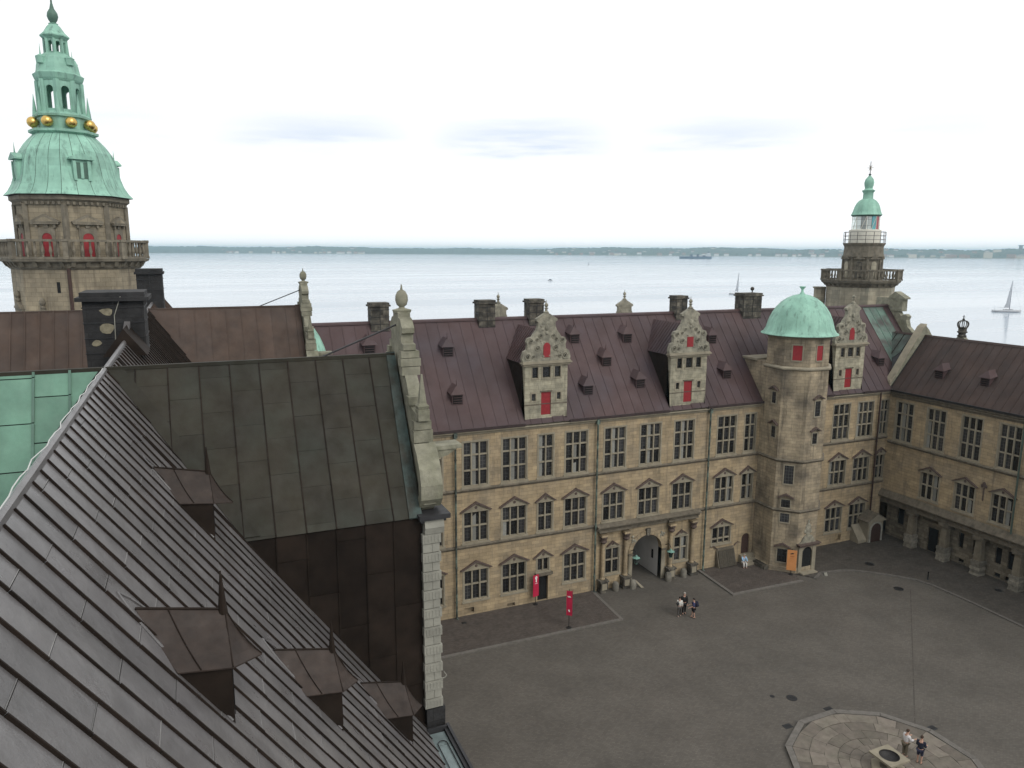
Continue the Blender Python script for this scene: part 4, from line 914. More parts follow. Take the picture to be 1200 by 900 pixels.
    fi = MB(); fi.lathe([(.28, 28.12), (.3, 28.2), (.11, 28.25), (.08, 28.29), (.16, 28.36), (.2, 28.5), (.19, 28.64), (.13, 28.76), (.04, 28.82), (.015, 28.98)], 14, gx0+.28, cy); fi.build('egg_finial', m_scroll, gab, True)
    fr = MB(); rnd = random.Random(4)
    for k in range(40):
        a = rnd.uniform(-2.2, 2.2); z = rnd.uniform(22.7, 27.3)
        if abs(a) > 2.7-(z-22.5)*.42: continue
        fr.ball((gx1-.03, cy+a, z), rnd.uniform(.08, .2), 7, 5, (.7, 1, 1))
    fr.build('carved_relief', m_carve, gab)
    # stone ledge thrown forward from the gable, and the iron stay behind it
    MB().box(gx1-.06, gx1+.95, cy-CHW+.55, cy-CHW+1.15, 24.22, 24.34).prism([(gx1-.06, cy-CHW+.6, 24.22), (gx1+.85, cy-CHW+.6, 24.22), (gx1+.5, cy-CHW+.6, 24.02), (gx1-.06, cy-CHW+.6, 23.9)], (0, .5, 0)).build('projecting_cornice', m_scroll, gab)
    MB().tube((3.4, cy, WRZ+.02), (gx0+.1, cy, 27.75), .03, .03, 6).build('stay_rod', m_lead, gab)
    return c_
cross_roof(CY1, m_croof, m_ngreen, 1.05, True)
cross_roof(CY2, m_bcopper, m_bcopper, 0, False)
# eaves gutter with its flat copper lining, near the foot of the first gable
gt = MB(); gt.box(WEX-.1, 6.22, Y0, CY1-CHW-.35, WEZ-.16, WEZ-.06); gutter = gt.build('eaves_gutter', m_dgreen, west)
MB().box(6.2, 6.28, Y0, CY1-CHW-.3, WEZ-.25, WEZ+.12).build('gutter_rim', m_lead, gutter)
MB().box(6.1, 6.2, Y0, CY1-CHW-.36, WEZ-.06, WEZ+.05).box(WEX, 6.2, CY1-CHW-.42, CY1-CHW-.34, WEZ-.06, WEZ+.1).build('gutter_upstand', m_lead, gutter)
m_lin = mat('blue_grey_sheet', (.16, .2, .2), .3, .5, 1.6, .1, 8, .15, tint=(.1, .13, .12), tintscale=1.3)
y = Y0
while y < CY1-CHW-.5:
    y1 = min(y+1.5, CY1-CHW-.44); MB().box(WEX-.02, 6.09, y+.01, y1-.01, WEZ-.06, WEZ-.035).build('gutter_sheet', m_lin, gutter); y = y1
sn = MB(); prev = None
for i in range(30):
    t = i/29*math.pi
    p = (5.86+.14*math.cos(t), 18.7+.16*math.sin(t), WEZ+.0)
    if prev: sn.tube(prev, p, .014, .014, 5)
    prev = p
for s_ in (-1, 1): sn.tube((5.86+s_*.14, 18.7, WEZ), (5.86+s_*.14, 15.2, WEZ), .014, .014, 5)
sn.build('heating_cable', m_blackm, gutter)
MB().tube((6.1, CY1-CHW-.16, 17.35), (6.22, CY1-CHW-.16, 17.35), .015).tube((6.22, CY1-CHW-.16, 17.35), (6.28, CY1-CHW-.16, 17.42), .02).tube((6.28, CY1-CHW-.16, 17.42), (6.2, CY1-CHW-.16, 17.55), .015).build('hook', m_quoin, west)
# black chimney astride the ridge, with bare patches where render has fallen
c1 = chimney(west, -3.72, -1.72, 30.9, 33.0, 24.0, 28.45, m_blackst, .2)
for (x, z, a, b_) in ((-2.95, 27.75, .22, .14), (-2.98, 27.15, .25, .2), (-3.35, 26.6, .16, .12)):
    q = MB(); n_ = 11; pts = [(x+a*math.cos(2*math.pi*i/n_)*random.uniform(.75, 1.15), z+b_*math.sin(2*math.pi*i/n_)*random.uniform(.75, 1.2)) for i in range(n_)]
    q.xz(pts, 30.885, 30.9).build('bare_stone_patch', mat('bare_buff_stone', (.2, .18, .125), .35, .95, 5, .6, 14, .1), c1)
MB().tube((-2.75, 30.86, 26.1), (-2.7, 30.86, 27.6), .016).tube((-2.7, 30.86, 27.6), (-2.45, 30.8, 28.3), .016).build('conductor_cable', m_quoin, c1)
MB().yz([(29.2, WRZ+.1), (30.92, WRZ+.55), (30.92, WRZ-1.0), (29.2, WRZ-.5)], WRX-.1, WRX+.1).build('ridge_saddle', m_nroof, west)
s2 = MB(); s2.prism([(WRX, 28.6, WRZ+.55), (WRX-.75, 30.9, WRZ-.75), (WRX, 30.9, WRZ+.35)], (0, .04, .03)); 
MB().add([(WRX, 28.9, WRZ+.45), (WRX-.7, 30.88, WRZ-.5), (WRX+.7, 30.88, WRZ-.5), (WRX, 30.88, WRZ+.45), (WRX-.7, 28.9, WRZ-.5), (WRX+.7, 28.9, WRZ-.5)], [(0, 4, 1, 3), (0, 3, 2, 5), (0, 5, 4), (1, 2, 3)]).build('chimney_cricket', m_cheek, west)
c2 = chimney(west, -3.05, -1.65, 50, 51.8, 24.5, 28.85, m_blackst, .1)
fix_parent(west)

# ================================================================== east wing
east = thing('castle_wing', 'sandstone wing with ground floor pillared gallery and dark brown copper roof', 'building', loc=(70, 30, 0))
EY0 = 4.0
def efn(u, z, d): return (EX+d, u, z)
ew = MB(); hol = []; ewins = []
ys3 = [52.42, 48.87, 45.22, 41.6, 38.0, 34.4, 30.8, 27.2, 23.6, 20, 16.4, 12.8]
for yc in ys3:
    ewins.append((yc, 1.95, 10.87, 4.05, F3R, None))
    if yc < 52: ewins.append((yc, 1.94, 5.72, 2.7, F2R, (1.28, .1, .66)))
for (yc, w, z0, h, rw, pd) in ewins: hol.append((yc-w/2, yc+w/2, z0, z0+h))
wall_holes(ew, efn, EY0, FY, 5.2, EV, hol, .34)
ew.add([(EX, EY0, 0), (72.2, EY0, 0), (74.7, EY0, 0), (74.7, EY0, EV), (EX, EY0, EV)], [(0, 1, 2, 3, 4)]); ew.add([(74.7, EY0, 0), (74.7, FY, 0), (74.7, FY, EV), (74.7, EY0, EV)], [(0, 1, 2, 3)])
ew.build('wall', m_stone, east)
for (yc, w, z0, h, rw, pd) in ewins: window(east, (EX, yc, z0), -math.pi/2, w, h, 3, rw, pd, True)
ss = MB()
for z in (10.62,): ss.xz([(EX+.02, z-.2), (EX-.1, z-.2), (EX-.14, z-.1), (EX-.24, z-.03), (EX-.24, z+.04), (EX-.05, z+.12), (EX+.02, z+.12)], EY0, FY-.3)
ss.build('string_course', m_string, east)
MB().xz([(EX+.05, EV-.5), (EX-.06, EV-.5), (EX-.1, EV-.35), (EX-.2, EV-.3), (EX-.2, EV-.15), (EX-.35, EV-.05), (EX-.35, EV+.06), (EX+.05, EV+.06)], EY0, FY-.35).build('cornice', m_string, east)
MB().xz([(EX-.36, EV+.07), (EX-.5, EV+.14), (EX-.54, EV+.32), (EX-.44, EV+.32), (EX-.38, EV+.18), (EX+.2, EV+.18), (EX+.2, EV+.07)], EY0, FY-.4).build('gutter', m_lead, east)
ERX, ERZ = 70.4, 21.45; ES = (ERZ-EV-.2)/(ERX-EX+.3)
er = MB(); er.xz([(EX-.3, EV+.18), (ERX, ERZ-.03), (2*ERX-EX+.3, EV+.18)], EY0, 58.4).build('roof', m_lead, east)
eroof = [c_ for c_ in east.children if c_.name.startswith('roof')][-1]
m_eroof = mat('dark_brown_roof_copper', (.055, .036, .03), .25, .66, .5, .1, 4, .06, .25, tint=(.04, .03, .027), tintscale=.3, tintamt=.9)
eve = Vector((-(ERX-EX+.3), 0, -(ERZ-EV-.2))); EL = eve.length
panels(eroof, m_eroof, (ERX, FY+.1, ERZ), (0, -1, 0), eve, .3, FY-EY0, .02, EL, .82, 0, gap=.006, seam=(.035, .03))
panels(eroof, mat('dark_green_brown_copper', (.045, .052, .043), .3, .55, .8, .1, 5, .2, tint=(.07, .12, .1), tintscale=.8), (ERX, 58.6, ERZ), (0, -1, 0), eve, .0, 58.6-FY-.5, .02, EL, .95, 0, [(-1, -4.25/EL, -4.25)], seam=(.05, .05))
panels(eroof, m_eroof, (ERX, EY0, ERZ), (0, 1, 0), (-eve.x, 0, eve.z), 0, FY-EY0, .02, EL, .82, 0, seam=(.05, .05))
MB().xz([(ERX-.18, ERZ-.1), (ERX, ERZ+.1), (ERX+.18, ERZ-.1)], EY0, 58).build('ridge_cap', m_eroof, eroof)
# raised stone parapet where the wing meets the corner
pp_ = MB(); pp_.xz([(EX-.15, EV+.15), (EX-.15, EV+.75), (ERX-.45, ERZ+.75), (ERX, ERZ+1.05), (ERX+.5, ERZ+.6), (ERX+1.6, ERZ-.7), (ERX+1.6, ERZ-1.7), (ERX, ERZ-.3)], FY+.02, FY+.62); par = pp_.build('parapet', m_scroll, east)
MB().xz([(EX-.2, EV+.76), (EX-.2, EV+.9), (ERX-.48, ERZ+.92), (ERX, ERZ+1.22), (ERX, ERZ+1.06), (ERX-.46, ERZ+.77)], FY-.06, FY+.7).build('coping', m_frame, par)
MB().tube((EX-.1, FY+.1, EV+.2), (EX-.1, FY+.1, EV+1.2), .13, .1, 8).build('corner_spout', m_frame, par)
for y in (49.98, 45.29, 40.6, 35.9): o = roof_vent(east, (67.75-.5, y, EV+.2+(67.75-EX+.3)*ES-.62), -math.pi/2, 1.6)
# crown ornament on the outer gable
cr = MB(); cr.yz([(51.6, 17), (55.4, 17), (54.9, 20), (54.1, 20.9), (53.85, 21.2), (53.2, 21.2), (52.9, 20.9), (52.1, 20)], 74.7, 75.2); crg = cr.build('outer_gable', m_scroll, east)
cw = MB(); cx, cy, cz = 74.95, 53.55, 21.2
cw.lathe([(.42, cz), (.46, cz+.12), (.34, cz+.25), (.36, cz+.4), (.5, cz+.48), (.5, cz+.58), (.4, cz+.6), (.4, cz+.9), (.46, cz+.95), (.46, cz+1.02)], 12, cx, cy)
for k in range(8):
    a = k*math.pi/4; prev = None
    for t in [i/6 for i in range(7)]:
        rr = .44+.16*math.sin(t*math.pi)-.4*t*t; p = (cx+rr*math.cos(a), cy+rr*math.sin(a), cz+1.02+.72*math.sin(t*math.pi/2))
        if prev: cw.tube(prev, p, .05, .05, 5)
        prev = p
cw.ball((cx, cy, cz+1.85), .13).box(cx-.03, cx+.03, cy-.03, cy+.03, cz+1.95, cz+2.3).box(cx-.03, cx+.03, cy-.12, cy+.12, cz+2.1, cz+2.16); cw.build('stone_crown', m_chim, crg)
# gallery: recessed wall, pillars, entablature with sloping top
GB = 67.25
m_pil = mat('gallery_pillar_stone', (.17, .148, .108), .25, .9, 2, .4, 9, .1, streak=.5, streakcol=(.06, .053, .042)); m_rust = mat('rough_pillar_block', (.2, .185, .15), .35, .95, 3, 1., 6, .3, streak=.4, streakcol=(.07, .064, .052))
gw = MB(); gh = []
def gfn(u, z, d): return (GB+d, u, z)
for yc, w, z0, h in ((48.75, 1.15, .1, 2.5), (45.8, .5, 1.7, 1.5), (44.3, .5, 1.5, 1.5), (42.1, .6, 1.5, 1.6), (40.9, .6, 1.4, 1.7), (38.4, 1.1, .1, 2.5), (52.6, .8, 1.7, 1.7), (35.2, .6, 1.5, 1.5), (45.6, .6, .25, .35), (44.2, .6, .25, .35), (42.0, .55, .25, .4), (41.0, .55, .25, .4)): gh.append((yc-w/2, yc+w/2, z0, z0+h))
wall_holes(gw, gfn, EY0, FY, 0, 4.6, gh, .3); gw.add([(EX, EY0, 4.4), (GB, EY0, 4.4), (GB, FY, 4.4), (EX, FY, 4.4)], [(0, 1, 2, 3)]); gal = gw.build('gallery', m_wstone, east)
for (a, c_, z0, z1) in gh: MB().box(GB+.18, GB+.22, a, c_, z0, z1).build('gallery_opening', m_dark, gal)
for yp in (50.6, 46.95, 43.4, 39.75, 36.1, 32.5, 28.9, 25.3):
    p = MB(); p.lathe([(.47, 1.5), (.46, 2.2), (.4, 3.5)], 4, EX+.42, yp, math.pi/4); pil = p.build('pillar', m_pil, gal)
    for i in range(5):
        e = .07 if i % 2 == 0 else .03; MB().box(EX-.0-e, EX+.86, yp-.4-e, yp+.4+e, i*.3+.008, i*.3+.282).build('rusticated_block', m_rust, gal)
    MB().box(EX-.06, EX+.86, yp-.5, yp+.5, 3.6, 3.9).box(EX+.0, EX+.84, yp-.46, yp+.46, 3.45, 3.6).build('pillar_capital', m_string, gal)
ge = MB(); ge.xz([(EX+.03, 3.9), (EX+.85, 3.9), (EX+.85, 4.5), (EX+.03, 4.5)], EY0, FY-.0); ge.xz([(EX+.03, 4.5), (EX-.35, 4.55), (EX-.42, 4.66), (EX-.42, 4.74), (EX+.02, 5.38), (EX+.3, 5.38), (EX+.3, 4.5)], EY0, FY-.0); ge.build('gallery_entablature', m_string, gal)
# iron wall anchor shaped like a lily, and a green drainpipe
ia = MB(); 
for dy, z, rr in ((0, 9.0, .16), (-.2, 8.8, .12), (.2, 8.8, .12), (0, 8.6, .1), (0, 8.25, .08)): ia.ball((EX-.05, 43.4+dy, z), rr, 8, 6, (.4, 1, 1.4))
ia.box(EX-.07, EX-.01, 43.36, 43.44, 7.4, 8.9); ia.build('wall_anchor', m_coping, east)
dp = MB(); dp.tube((EX-.3, 40.35, EV), (EX-.3, 40.35, 5.3), .08, .08, 8); dp.build('drainpipe', mat('green_pipe', (.06, .085, .068), .3, .6, 2, .1, 9, 0), east)
fix_parent(east)

# ================================================================== stair tower
def octo(ap): return ap/math.cos(math.pi/8)
def dome_panels(parent, m_, prof, n, cx, cy, rot=0., rows=None, sub=1, gap=.012, rib=0., name='dome_panel', poly=True):
    """copper sheets over a turned or eight-sided dome. prof (r,z) from the foot up; n gores; sub: sheets per gore; rows: break indices into prof"""
    rows = rows or [0, len(prof)-1]
    for g_ in range(n):
        a0, a1 = rot+2*math.pi*g_/n, rot+2*math.pi*(g_+1)/n
        for s_ in range(sub):
            t0, t1 = s_/sub, (s_+1)/sub
            for k in range(len(rows)-1):
                b = MB(); seg = prof[rows[k]:rows[k+1]+1]
                for (rr, z) in seg:
                    c0, c1 = Vector((math.cos(a0), math.sin(a0))), Vector((math.cos(a1), math.sin(a1)))
                    gg = gap/max(rr, .2)
                    NS = 1 if poly else 4
                    for t in [t0+gg+(t1-t0-2*gg)*q_/NS for q_ in range(NS+1)]:
                        if poly: p = c0.lerp(c1, t)*rr
                        else: aa = a0+(a1-a0)*t; p = Vector((math.cos(aa), math.sin(aa)))*rr
                        b.v.append((p.x+cx, p.y+cy, z))
                q = len(seg)
                kk = NS+1
                for i in range(q-1):
                    for q_ in range(NS): b.f.append((kk*i+q_, kk*i+q_+1, kk*(i+1)+q_+1, kk*(i+1)+q_))
                if rib:
                    for i in range(q-1):
                        rr0, z0 = seg[i]; rr1, z1 = seg[i+1]
                        p0 = (c0.lerp(c1, t0)*rr0 if poly else Vector((math.cos(a0+(a1-a0)*t0), math.sin(a0+(a1-a0)*t0)))*rr0); p1 = (c0.lerp(c1, t0)*rr1 if poly else Vector((math.cos(a0+(a1-a0)*t0), math.sin(a0+(a1-a0)*t0)))*rr1)
                        b.tube((p0.x+cx, p0.y+cy, z0), (p1.x+cx, p1.y+cy, z1), rib, rib, 4)
                me = bpy.data.meshes.new(name); me.from_pydata(b.v, [], b.f); me.update(); me.materials.append(m_)
                if not poly: me.polygons.foreach_set('use_smooth', [True]*len(me.polygons))
                o = put(name, me, parent)
TX, TY = 51.8, 52.95
tower = thing('stair_tower', 'eight sided sandstone stair tower with green copper dome beside the arched door', 'tower', loc=(TX, TY, 0))
AP = 2.77; RC = octo(AP); RT = math.pi/8
b = MB(); b.lathe([(RC+.1, 0), (RC+.1, .55), (RC, .62), (RC, 19.45)], 8, TX, TY, RT); b.box(TX-AP+.002, TX+AP-.002, TY, TY+4.4, 0, 19.9); b.build('shaft', m_tstone, tower)
b = MB(); b.lathe([(RC+.02, 19.4), (RC+.18, 19.5), (RC+.2, 19.62), (RC-.02, 19.75)], 8, TX, TY, RT); b.build('cornice', m_frame, tower)
MB().box(TX-AP-.15, TX+AP+.1, TY+2.2, TY+4.55, 19.85, 20.05).build('block_coping', m_frame, tower)
b = MB(); b.lathe([(RC-.1, 19.7), (RC-.1, 22.35)], 8, TX, TY, RT); b.build('drum', m_tstone, tower)
b = MB(); b.lathe([(RC-.08, 22.3), (RC+.1, 22.45), (RC+.16, 22.55), (RC-.2, 22.6)], 8, TX, TY, RT); b.build('drum_cornice', m_frame, tower)
for z in (11.0, 6.2):
    b = MB(); b.lathe([(RC+.01, z-.2), (RC+.1, z-.15), (RC+.22, z-.02), (RC+.2, z+.04), (RC+.01, z+.12)], 8, TX, TY, RT); b.build('string_course', m_string, tower)
dprof = [(3.4, 22.58), (3.22, 22.72), (3.02, 23.05), (2.9, 23.5), (2.76, 23.95), (2.52, 24.5), (2.2, 25.0), (1.8, 25.45), (1.3, 25.82), (.75, 26.08), (.22, 26.2)]
b = MB(); b.lathe([(rr-.04, z-.02) for rr, z in dprof], 72, TX, TY); dm = b.build('dome', m_lead, tower, True)
dome_panels(dm, m_green, dprof, 18, TX, TY, 0, None, 1, .007, 0, poly=False)
b = MB(); b.lathe([(3.38, 22.5), (3.44, 22.55), (3.4, 22.62), (3.2, 22.6)], 32, TX, TY); b.build('dome_eave', m_green, tower, True)
b = MB(); b.lathe([(.26, 26.12), (.22, 26.25), (.12, 26.4), (.1, 26.6), (.2, 26.75), (.3, 26.84), (.28, 26.9), (.05, 26.88)], 12, TX, TY); b.build('finial', m_green, tower, True)
def tface(ang, u_, z, dep=0.):
    """point on an octagon face: ang face normal angle, u along the face (right seen from outside)"""
    n = Vector((math.cos(ang), math.sin(ang), 0)); t = Vector((-n.y, n.x, 0)); p = Vector((TX, TY, z))+n*(AP+dep)+t*u_; return p
A_W, A_D, A_S = math.pi, R(225), R(270)
def twin(ang, u_, z, w, h, hood=True, m_=None, name='window'):
    o = put(name, MB().box(-w/2, w/2, -.015, .1, 0, h).mesh(name, m_ or m_glass), tower, tuple(tface(ang, u_, z)), ang+math.pi/2)
    f_ = MB(); s_ = .11; f_.box(-w/2-s_, -w/2, -.05, .06, -.1, h+s_).box(w/2, w/2+s_, -.05, .06, -.1, h+s_).box(-w/2, w/2, -.05, .06, h, h+s_).box(-w/2, w/2, -.07, .06, -.12, -.01)
    put('surround', f_.mesh('surround', m_frame), o)
    if hood:
        k = MB(); hw = w/2+.32
        k.xz([(-hw, h+.16), (-hw, h+.26), (0, h+.62), (hw, h+.26), (hw, h+.16), (0, h+.46)], -.26, 0); put('hood', k.mesh('hood', m_coping), o)
    return o
for ang, u_, w in ((A_D, .0, .82), (A_S, -.05, .7)): twin(ang, u_, 20.35, w, 1.35, False, m_red, 'hatch_door').location -= Vector((math.cos(ang), math.sin(ang), 0))*.1
twin(A_W, .3, 16.2, .5, 1.05); twin(A_W, .5, 13.0, .5, 1.05); twin(A_S, .1, 15.2, .62, 1.4); twin(A_S, .0, 12.6, .55, 1.0)
twin(A_D, .0, 8.75, .8, 1.75, False); twin(A_D, -.1, 6.45, .78, .75); twin(A_D, -.1, 5.0, .78, .85, False); twin(A_D, -.1, 1.05, .85, 1.3)
# arched doorway on the south face with carved achievement above
px = lambda u_, d: tuple(tface(A_S, u_, 0, d))
dw = put('doorway', MB().box(-1.05, -.62, -.16, .02, 0, 2.7).box(.62, 1.05, -.16, .02, 0, 2.7).mesh('doorway', m_frame), tower, px(.1, 0), 0)
arch = [(-.62, 0), (.62, 0)]+[(.62*math.cos(math.pi*i/10), 1.95+.62*math.sin(math.pi*i/10)) for i in range(11)]
put('door_opening', MB().xz(arch, -.03, .02).mesh('door_opening', m_dark), dw)
for s_ in (-1, 1):
    put('spandrel', MB().xz([(0, 2.72)]+[(s_*.62, 2.72)]+[(s_*.62*math.cos(t), 1.95+.62*math.sin(t)) for t in [math.pi/2*i/8 for i in range(9)]], -.12, .02).mesh('spandrel', m_frame), dw)
put('door_cornice', MB().box(-1.2, 1.2, -.4, .02, 2.74, 2.9).box(-1.3, 1.3, -.5, .02, 2.9, 3.0).mesh('door_cornice', m_coping), dw)
cv = MB(); cv.xz([(-1.0, 3.0), (1.0, 3.0), (.75, 3.2), (.6, 3.55), (.3, 3.75), (-.3, 3.75), (-.6, 3.55), (-.75, 3.2)], -.16, .02)
for (x, z, rr) in ((0, 4.3, .36), (-.3, 4.1, .2), (.3, 4.1, .2), (0, 4.75, .22), (-.22, 4.6, .14), (.22, 4.6, .14), (0, 5.1, .14), (0, 3.9, .24)): cv.ball((x, -.03, z), rr, 10, 6, (1, .35, 1))
put('carved_arms', cv.mesh('carved_arms', m_carve), dw)
put('threshold', MB().box(-.9, .9, -.7, .0, .08, .2).mesh('threshold', m_frame), dw)
b = MB(); b.box(TX-AP-.55, TX-AP-.02, TY-1.1, FY-.9, .1, .5); b.build('stone_bench', m_chim, tower)
fix_parent(tower)
# stair tower in the far corner, mostly hidden behind the near wing: same build
t2 = thing('stair_tower', 'stair tower whose green dome just shows past the brown cross roof gable', 'tower', loc=(4.95, 49.0, 0))
b = MB(); b.lathe([(2.7, 0), (2.7, 22.4)], 8, 4.95, 49.0, RT); b.build('shaft', m_tstone, t2)
b = MB(); b.lathe([(rr*.96-.03, z-.02) for rr, z in dprof], 32, 4.95, 49.0); dm = b.build('dome', m_lead, t2, True)
dome_panels(dm, m_green, [(rr*.96, z) for rr, z in dprof], 20, 4.95, 49.0, 0, None, 1, .006, .02, poly=False)
fix_parent(t2)

# ================================================================== bell tower
BX, BY = 68.55*math.sin(R(-6.92)), 68.55*math.cos(R(-6.92))
bell = thing('bell_tower', 'tall octagonal stone tower with green copper spire, gilded balls and red arched doors', 'tower', loc=(BX, BY, 0))
R8 = 0.0   # a corner of the octagon faces along -y
m_bst = mat('bell_tower_stone', (.27, .232, .165), .25, .9, .8, .4, 7, .05, bricks=(.75, .34), brickamt=.12, streak=.8, streakcol=(.075, .064, .05), tint=(.165, .142, .106), tintscale=.5)
m_bst2 = mat('bell_tower_trim', (.175, .155, .118), .3, .9, 2, .4, 9, .08, streak=.7, streakcol=(.055, .05, .04))
def lat(parent, name, m_, prof, n=8, cx=BX, cy=BY, rot=R8, smooth=False): return MB().lathe(prof, n, cx, cy, rot).build(name, m_, parent, smooth)
lat(bell, 'lower_shaft', m_bst, [(4.45, 0), (4.45, 28.7)])
lat(bell, 'balcony', m_bst2, [(4.5, 28.5), (4.65, 28.65), (4.75, 28.95), (5.15, 29.1), (5.2, 29.25), (4.2, 29.28)])
def face_pts(cx, cy, rc, rot, k, t): 
    a0, a1 = rot+k*math.pi/4, rot+(k+1)*math.pi/4
    return Vector((cx+rc*(math.cos(a0)*(1-t)+math.cos(a1)*t), cy+rc*(math.sin(a0)*(1-t)+math.sin(a1)*t), 0))
def balustrade(parent, cx, cy, rc, rot, z0, z1, nb, m_, mb_, r_=.12, brackets=True):
    hb = MB().lathe([(r_*.6, 0), (r_*.6, .08), (r_*.45, .12), (r_, .35), (r_*.95, .45), (r_*.5, .75), (r_*.65, .9), (r_*.65, 1)], 8)
    me = hb.mesh('baluster', mb_); bk = MB().prism([(-.14, 0, 0), (-.14, .0, -.5), (-.14, -.15, -.45), (-.14, -.42, -.0)], (.28, 0, 0)).mesh('bracket', mb_)
    for k in range(8):
        p0, p1 = face_pts(cx, cy, rc, rot, k, 0), face_pts(cx, cy, rc, rot, k, 1); am = rot+(k+.5)*math.pi/4; n = Vector((math.cos(am), math.sin(am), 0)); d = (p1-p0).normalized()
        rl = MB()
        for (za, zb, w) in ((z0, z0+.16, .2), (z1-.17, z1, .22)):
            q = [p0-n*w+d*.0, p1-n*w, p1+n*w*.3, p0+n*w*.3]; rl.prism([(v.x, v.y, za) for v in q], (0, 0, zb-za))
        rl_ = [None, None]
        for j, (za, zb, w) in enumerate(((z0, z0+.16, .2), (z1-.17, z1, .22))):
            q = [p0-n*w, p1-n*w, p1+n*w*.3, p0+n*w*.3]; MB().prism([(v.x, v.y, za) for v in q], (0, 0, zb-za)).build('rail', m_, parent)
        MB().lathe([(.3, z0), (.3, z0+.18), (.24, z0+.2), (.24, z1-.2), (.31, z1-.15), (.31, z1+.02)], 4, p0.x*.985+cx*.015, p0.y*.985+cy*.015, rot+k*math.pi/4+math.pi/4).build('post', m_, parent)
        for i in range(nb):
            v = p0.lerp(p1, (i+1)/(nb+1))-n*.07; o = put('baluster', me, parent, (v.x, v.y, z0+.16)); o.scale = (1, 1, z1-z0-.33)
        if brackets:
            for i in range(4):
                v = p0.lerp(p1, (i+.5)/4)-n*.42; put('bracket', bk, parent, (v.x, v.y, z0-.12), am+math.pi/2)
balustrade(bell, BX, BY, 5.1, R8, 29.27, 30.7, 6, m_bst2, m_bst2)
lat(bell, 'upper_shaft', m_bst, [(3.72, 29.2), (3.72, 33.4)])
for k in range(8):
    a = R8+k*math.pi/4; p = (BX+3.72*math.cos(a), BY+3.72*math.sin(a))
    MB().lathe([(.22, 29.25), (.22, 33.3)], 4, p[0], p[1], a).build('pilaster', m_bst2, bell)
    am = a+math.pi/8; ap = 3.72*math.cos(math.pi/8); n = Vector((math.cos(am), math.sin(am), 0)); c_ = Vector((BX, BY, 0))+n*ap
    d_ = put('arched_door', MB().xz([(-.36, 0), (.36, 0)]+[(.36*math.cos(math.pi*i/10), 1.35+.36*math.sin(math.pi*i/10)) for i in range(11)], -.05, .02).mesh('arched_door', m_red), bell, (c_.x, c_.y, 29.45), am+math.pi/2)
    sr = MB(); sr.box(-.62, -.37, -.08, .02, 0, 2.1).box(.37, .62, -.08, .02, 0, 2.1)
    for s_ in (-1, 1): sr.xz([(0, 2.1), (s_*.37, 2.1)]+[(s_*.37*math.cos(t), 1.35+.37*math.sin(t)) for t in [math.pi/2*i/8 for i in range(9)]], -.08, .02)
    sr.box(-.75, -.6, -.2, .02, 2.1, 2.35).box(.6, .75, -.2, .02, 2.1, 2.35).box(-.15, .15, -.14, .02, 2.1, 2.35)
    put('door_surround', sr.mesh('door_surround', m_bst2), d_)
    put('pediment', MB().box(-1.02, 1.02, -.28, .02, 2.35, 2.48).xz([(-1.08, 2.48), (1.08, 2.48), (1.08, 2.56), (0, 3.08), (-1.08, 2.56)], -.3, .02).mesh('pediment', m_bst2), d_)
    put('tympanum', MB().xz([(-.7, 2.56), (.7, 2.56), (0, 2.9)], -.31, -.25).mesh('tympanum', m_bst), d_)
    mo = MB()
    for i in range(7): mo.box(-1.28+i*.4, -1.1+i*.4, -.22, .02, 3.78, 4.0)
    put('cornice_blocks', mo.mesh('cornice_blocks', m_bst2), d_); d_.children[-1]['kind'] = 'stuff'
lat(bell, 'cornice', m_bst2, [(3.78, 33.2), (3.9, 33.45), (4.1, 33.6), (4.1, 33.9), (3.6, 33.95)])
bp = [(4.42, 33.95), (4.1, 34.3), (3.82, 34.8), (3.62, 35.4), (3.5, 36.0), (3.38, 36.6), (3.15, 37.2), (2.75, 37.8), (2.4, 38.2), (2.05, 38.55)]
sh = lat(bell, 'copper_dome', m_lead, [(a-.03, z-.02) for a, z in bp])
dome_panels(sh, m_green, bp, 8, BX, BY, R8, [0, 2, 4, 6, 9], 3, .02, 0)
# copper dormers on the dome
for k in range(8):
    if k % 2 == 1: continue
    am = R8+(k+.5)*math.pi/4; n = Vector((math.cos(am), math.sin(am), 0)); c_ = Vector((BX, BY, 0))+n*3.0
    d_ = put('dome_dormer', MB().box(-.62, .62, -.42, .6, 35.0, 36.55).mesh('dome_dormer', m_green), bell, (c_.x, c_.y, 0), am+math.pi/2)
    put('dormer_opening', MB().box(-.36, .36, -.46, -.42, 35.15, 36.3).mesh('dormer_opening', m_dgreen), d_)
    put('dormer_frame', MB().box(-.6, -.38, -.56, -.42, 35.0, 36.4).box(.38, .6, -.56, -.42, 35.0, 36.4).box(-.1, .1, -.52, -.46, 35.15, 36.3).mesh('dormer_frame', m_green), d_)
    put('dormer_hood', MB().xz([(-.85, 36.5), (.85, 36.5), (.85, 36.62), (0, 37.0), (-.85, 36.62)], -.66, .5).lathe([(.06, 36.95), (.05, 37.1), (.005, 37.75)], 6, 0, -.4).mesh('dormer_hood', m_green), d_)
lat(bell, 'lantern_base', m_green, [(2.1, 38.5), (2.35, 38.62), (2.35, 38.8), (1.75, 38.85), (1.75, 39.7), (1.95, 39.75), (1.98, 39.9), (1.75, 40.1)])
for k in range(8):
    a = R8+(k+.5)*math.pi/4; MB().ball((BX+2.02*math.cos(a), BY+2.02*math.sin(a), 39.3), .4, 18, 12).build('gilded_ball', m_gold, bell, True)
for k in range(8):
    a = R8+k*math.pi/4; MB().lathe([(.17, 39.95), (.15, 40.2), (.01, 41.45)], 6, BX+1.78*math.cos(a), BY+1.78*math.sin(a)).build('corner_spike', m_green, bell)
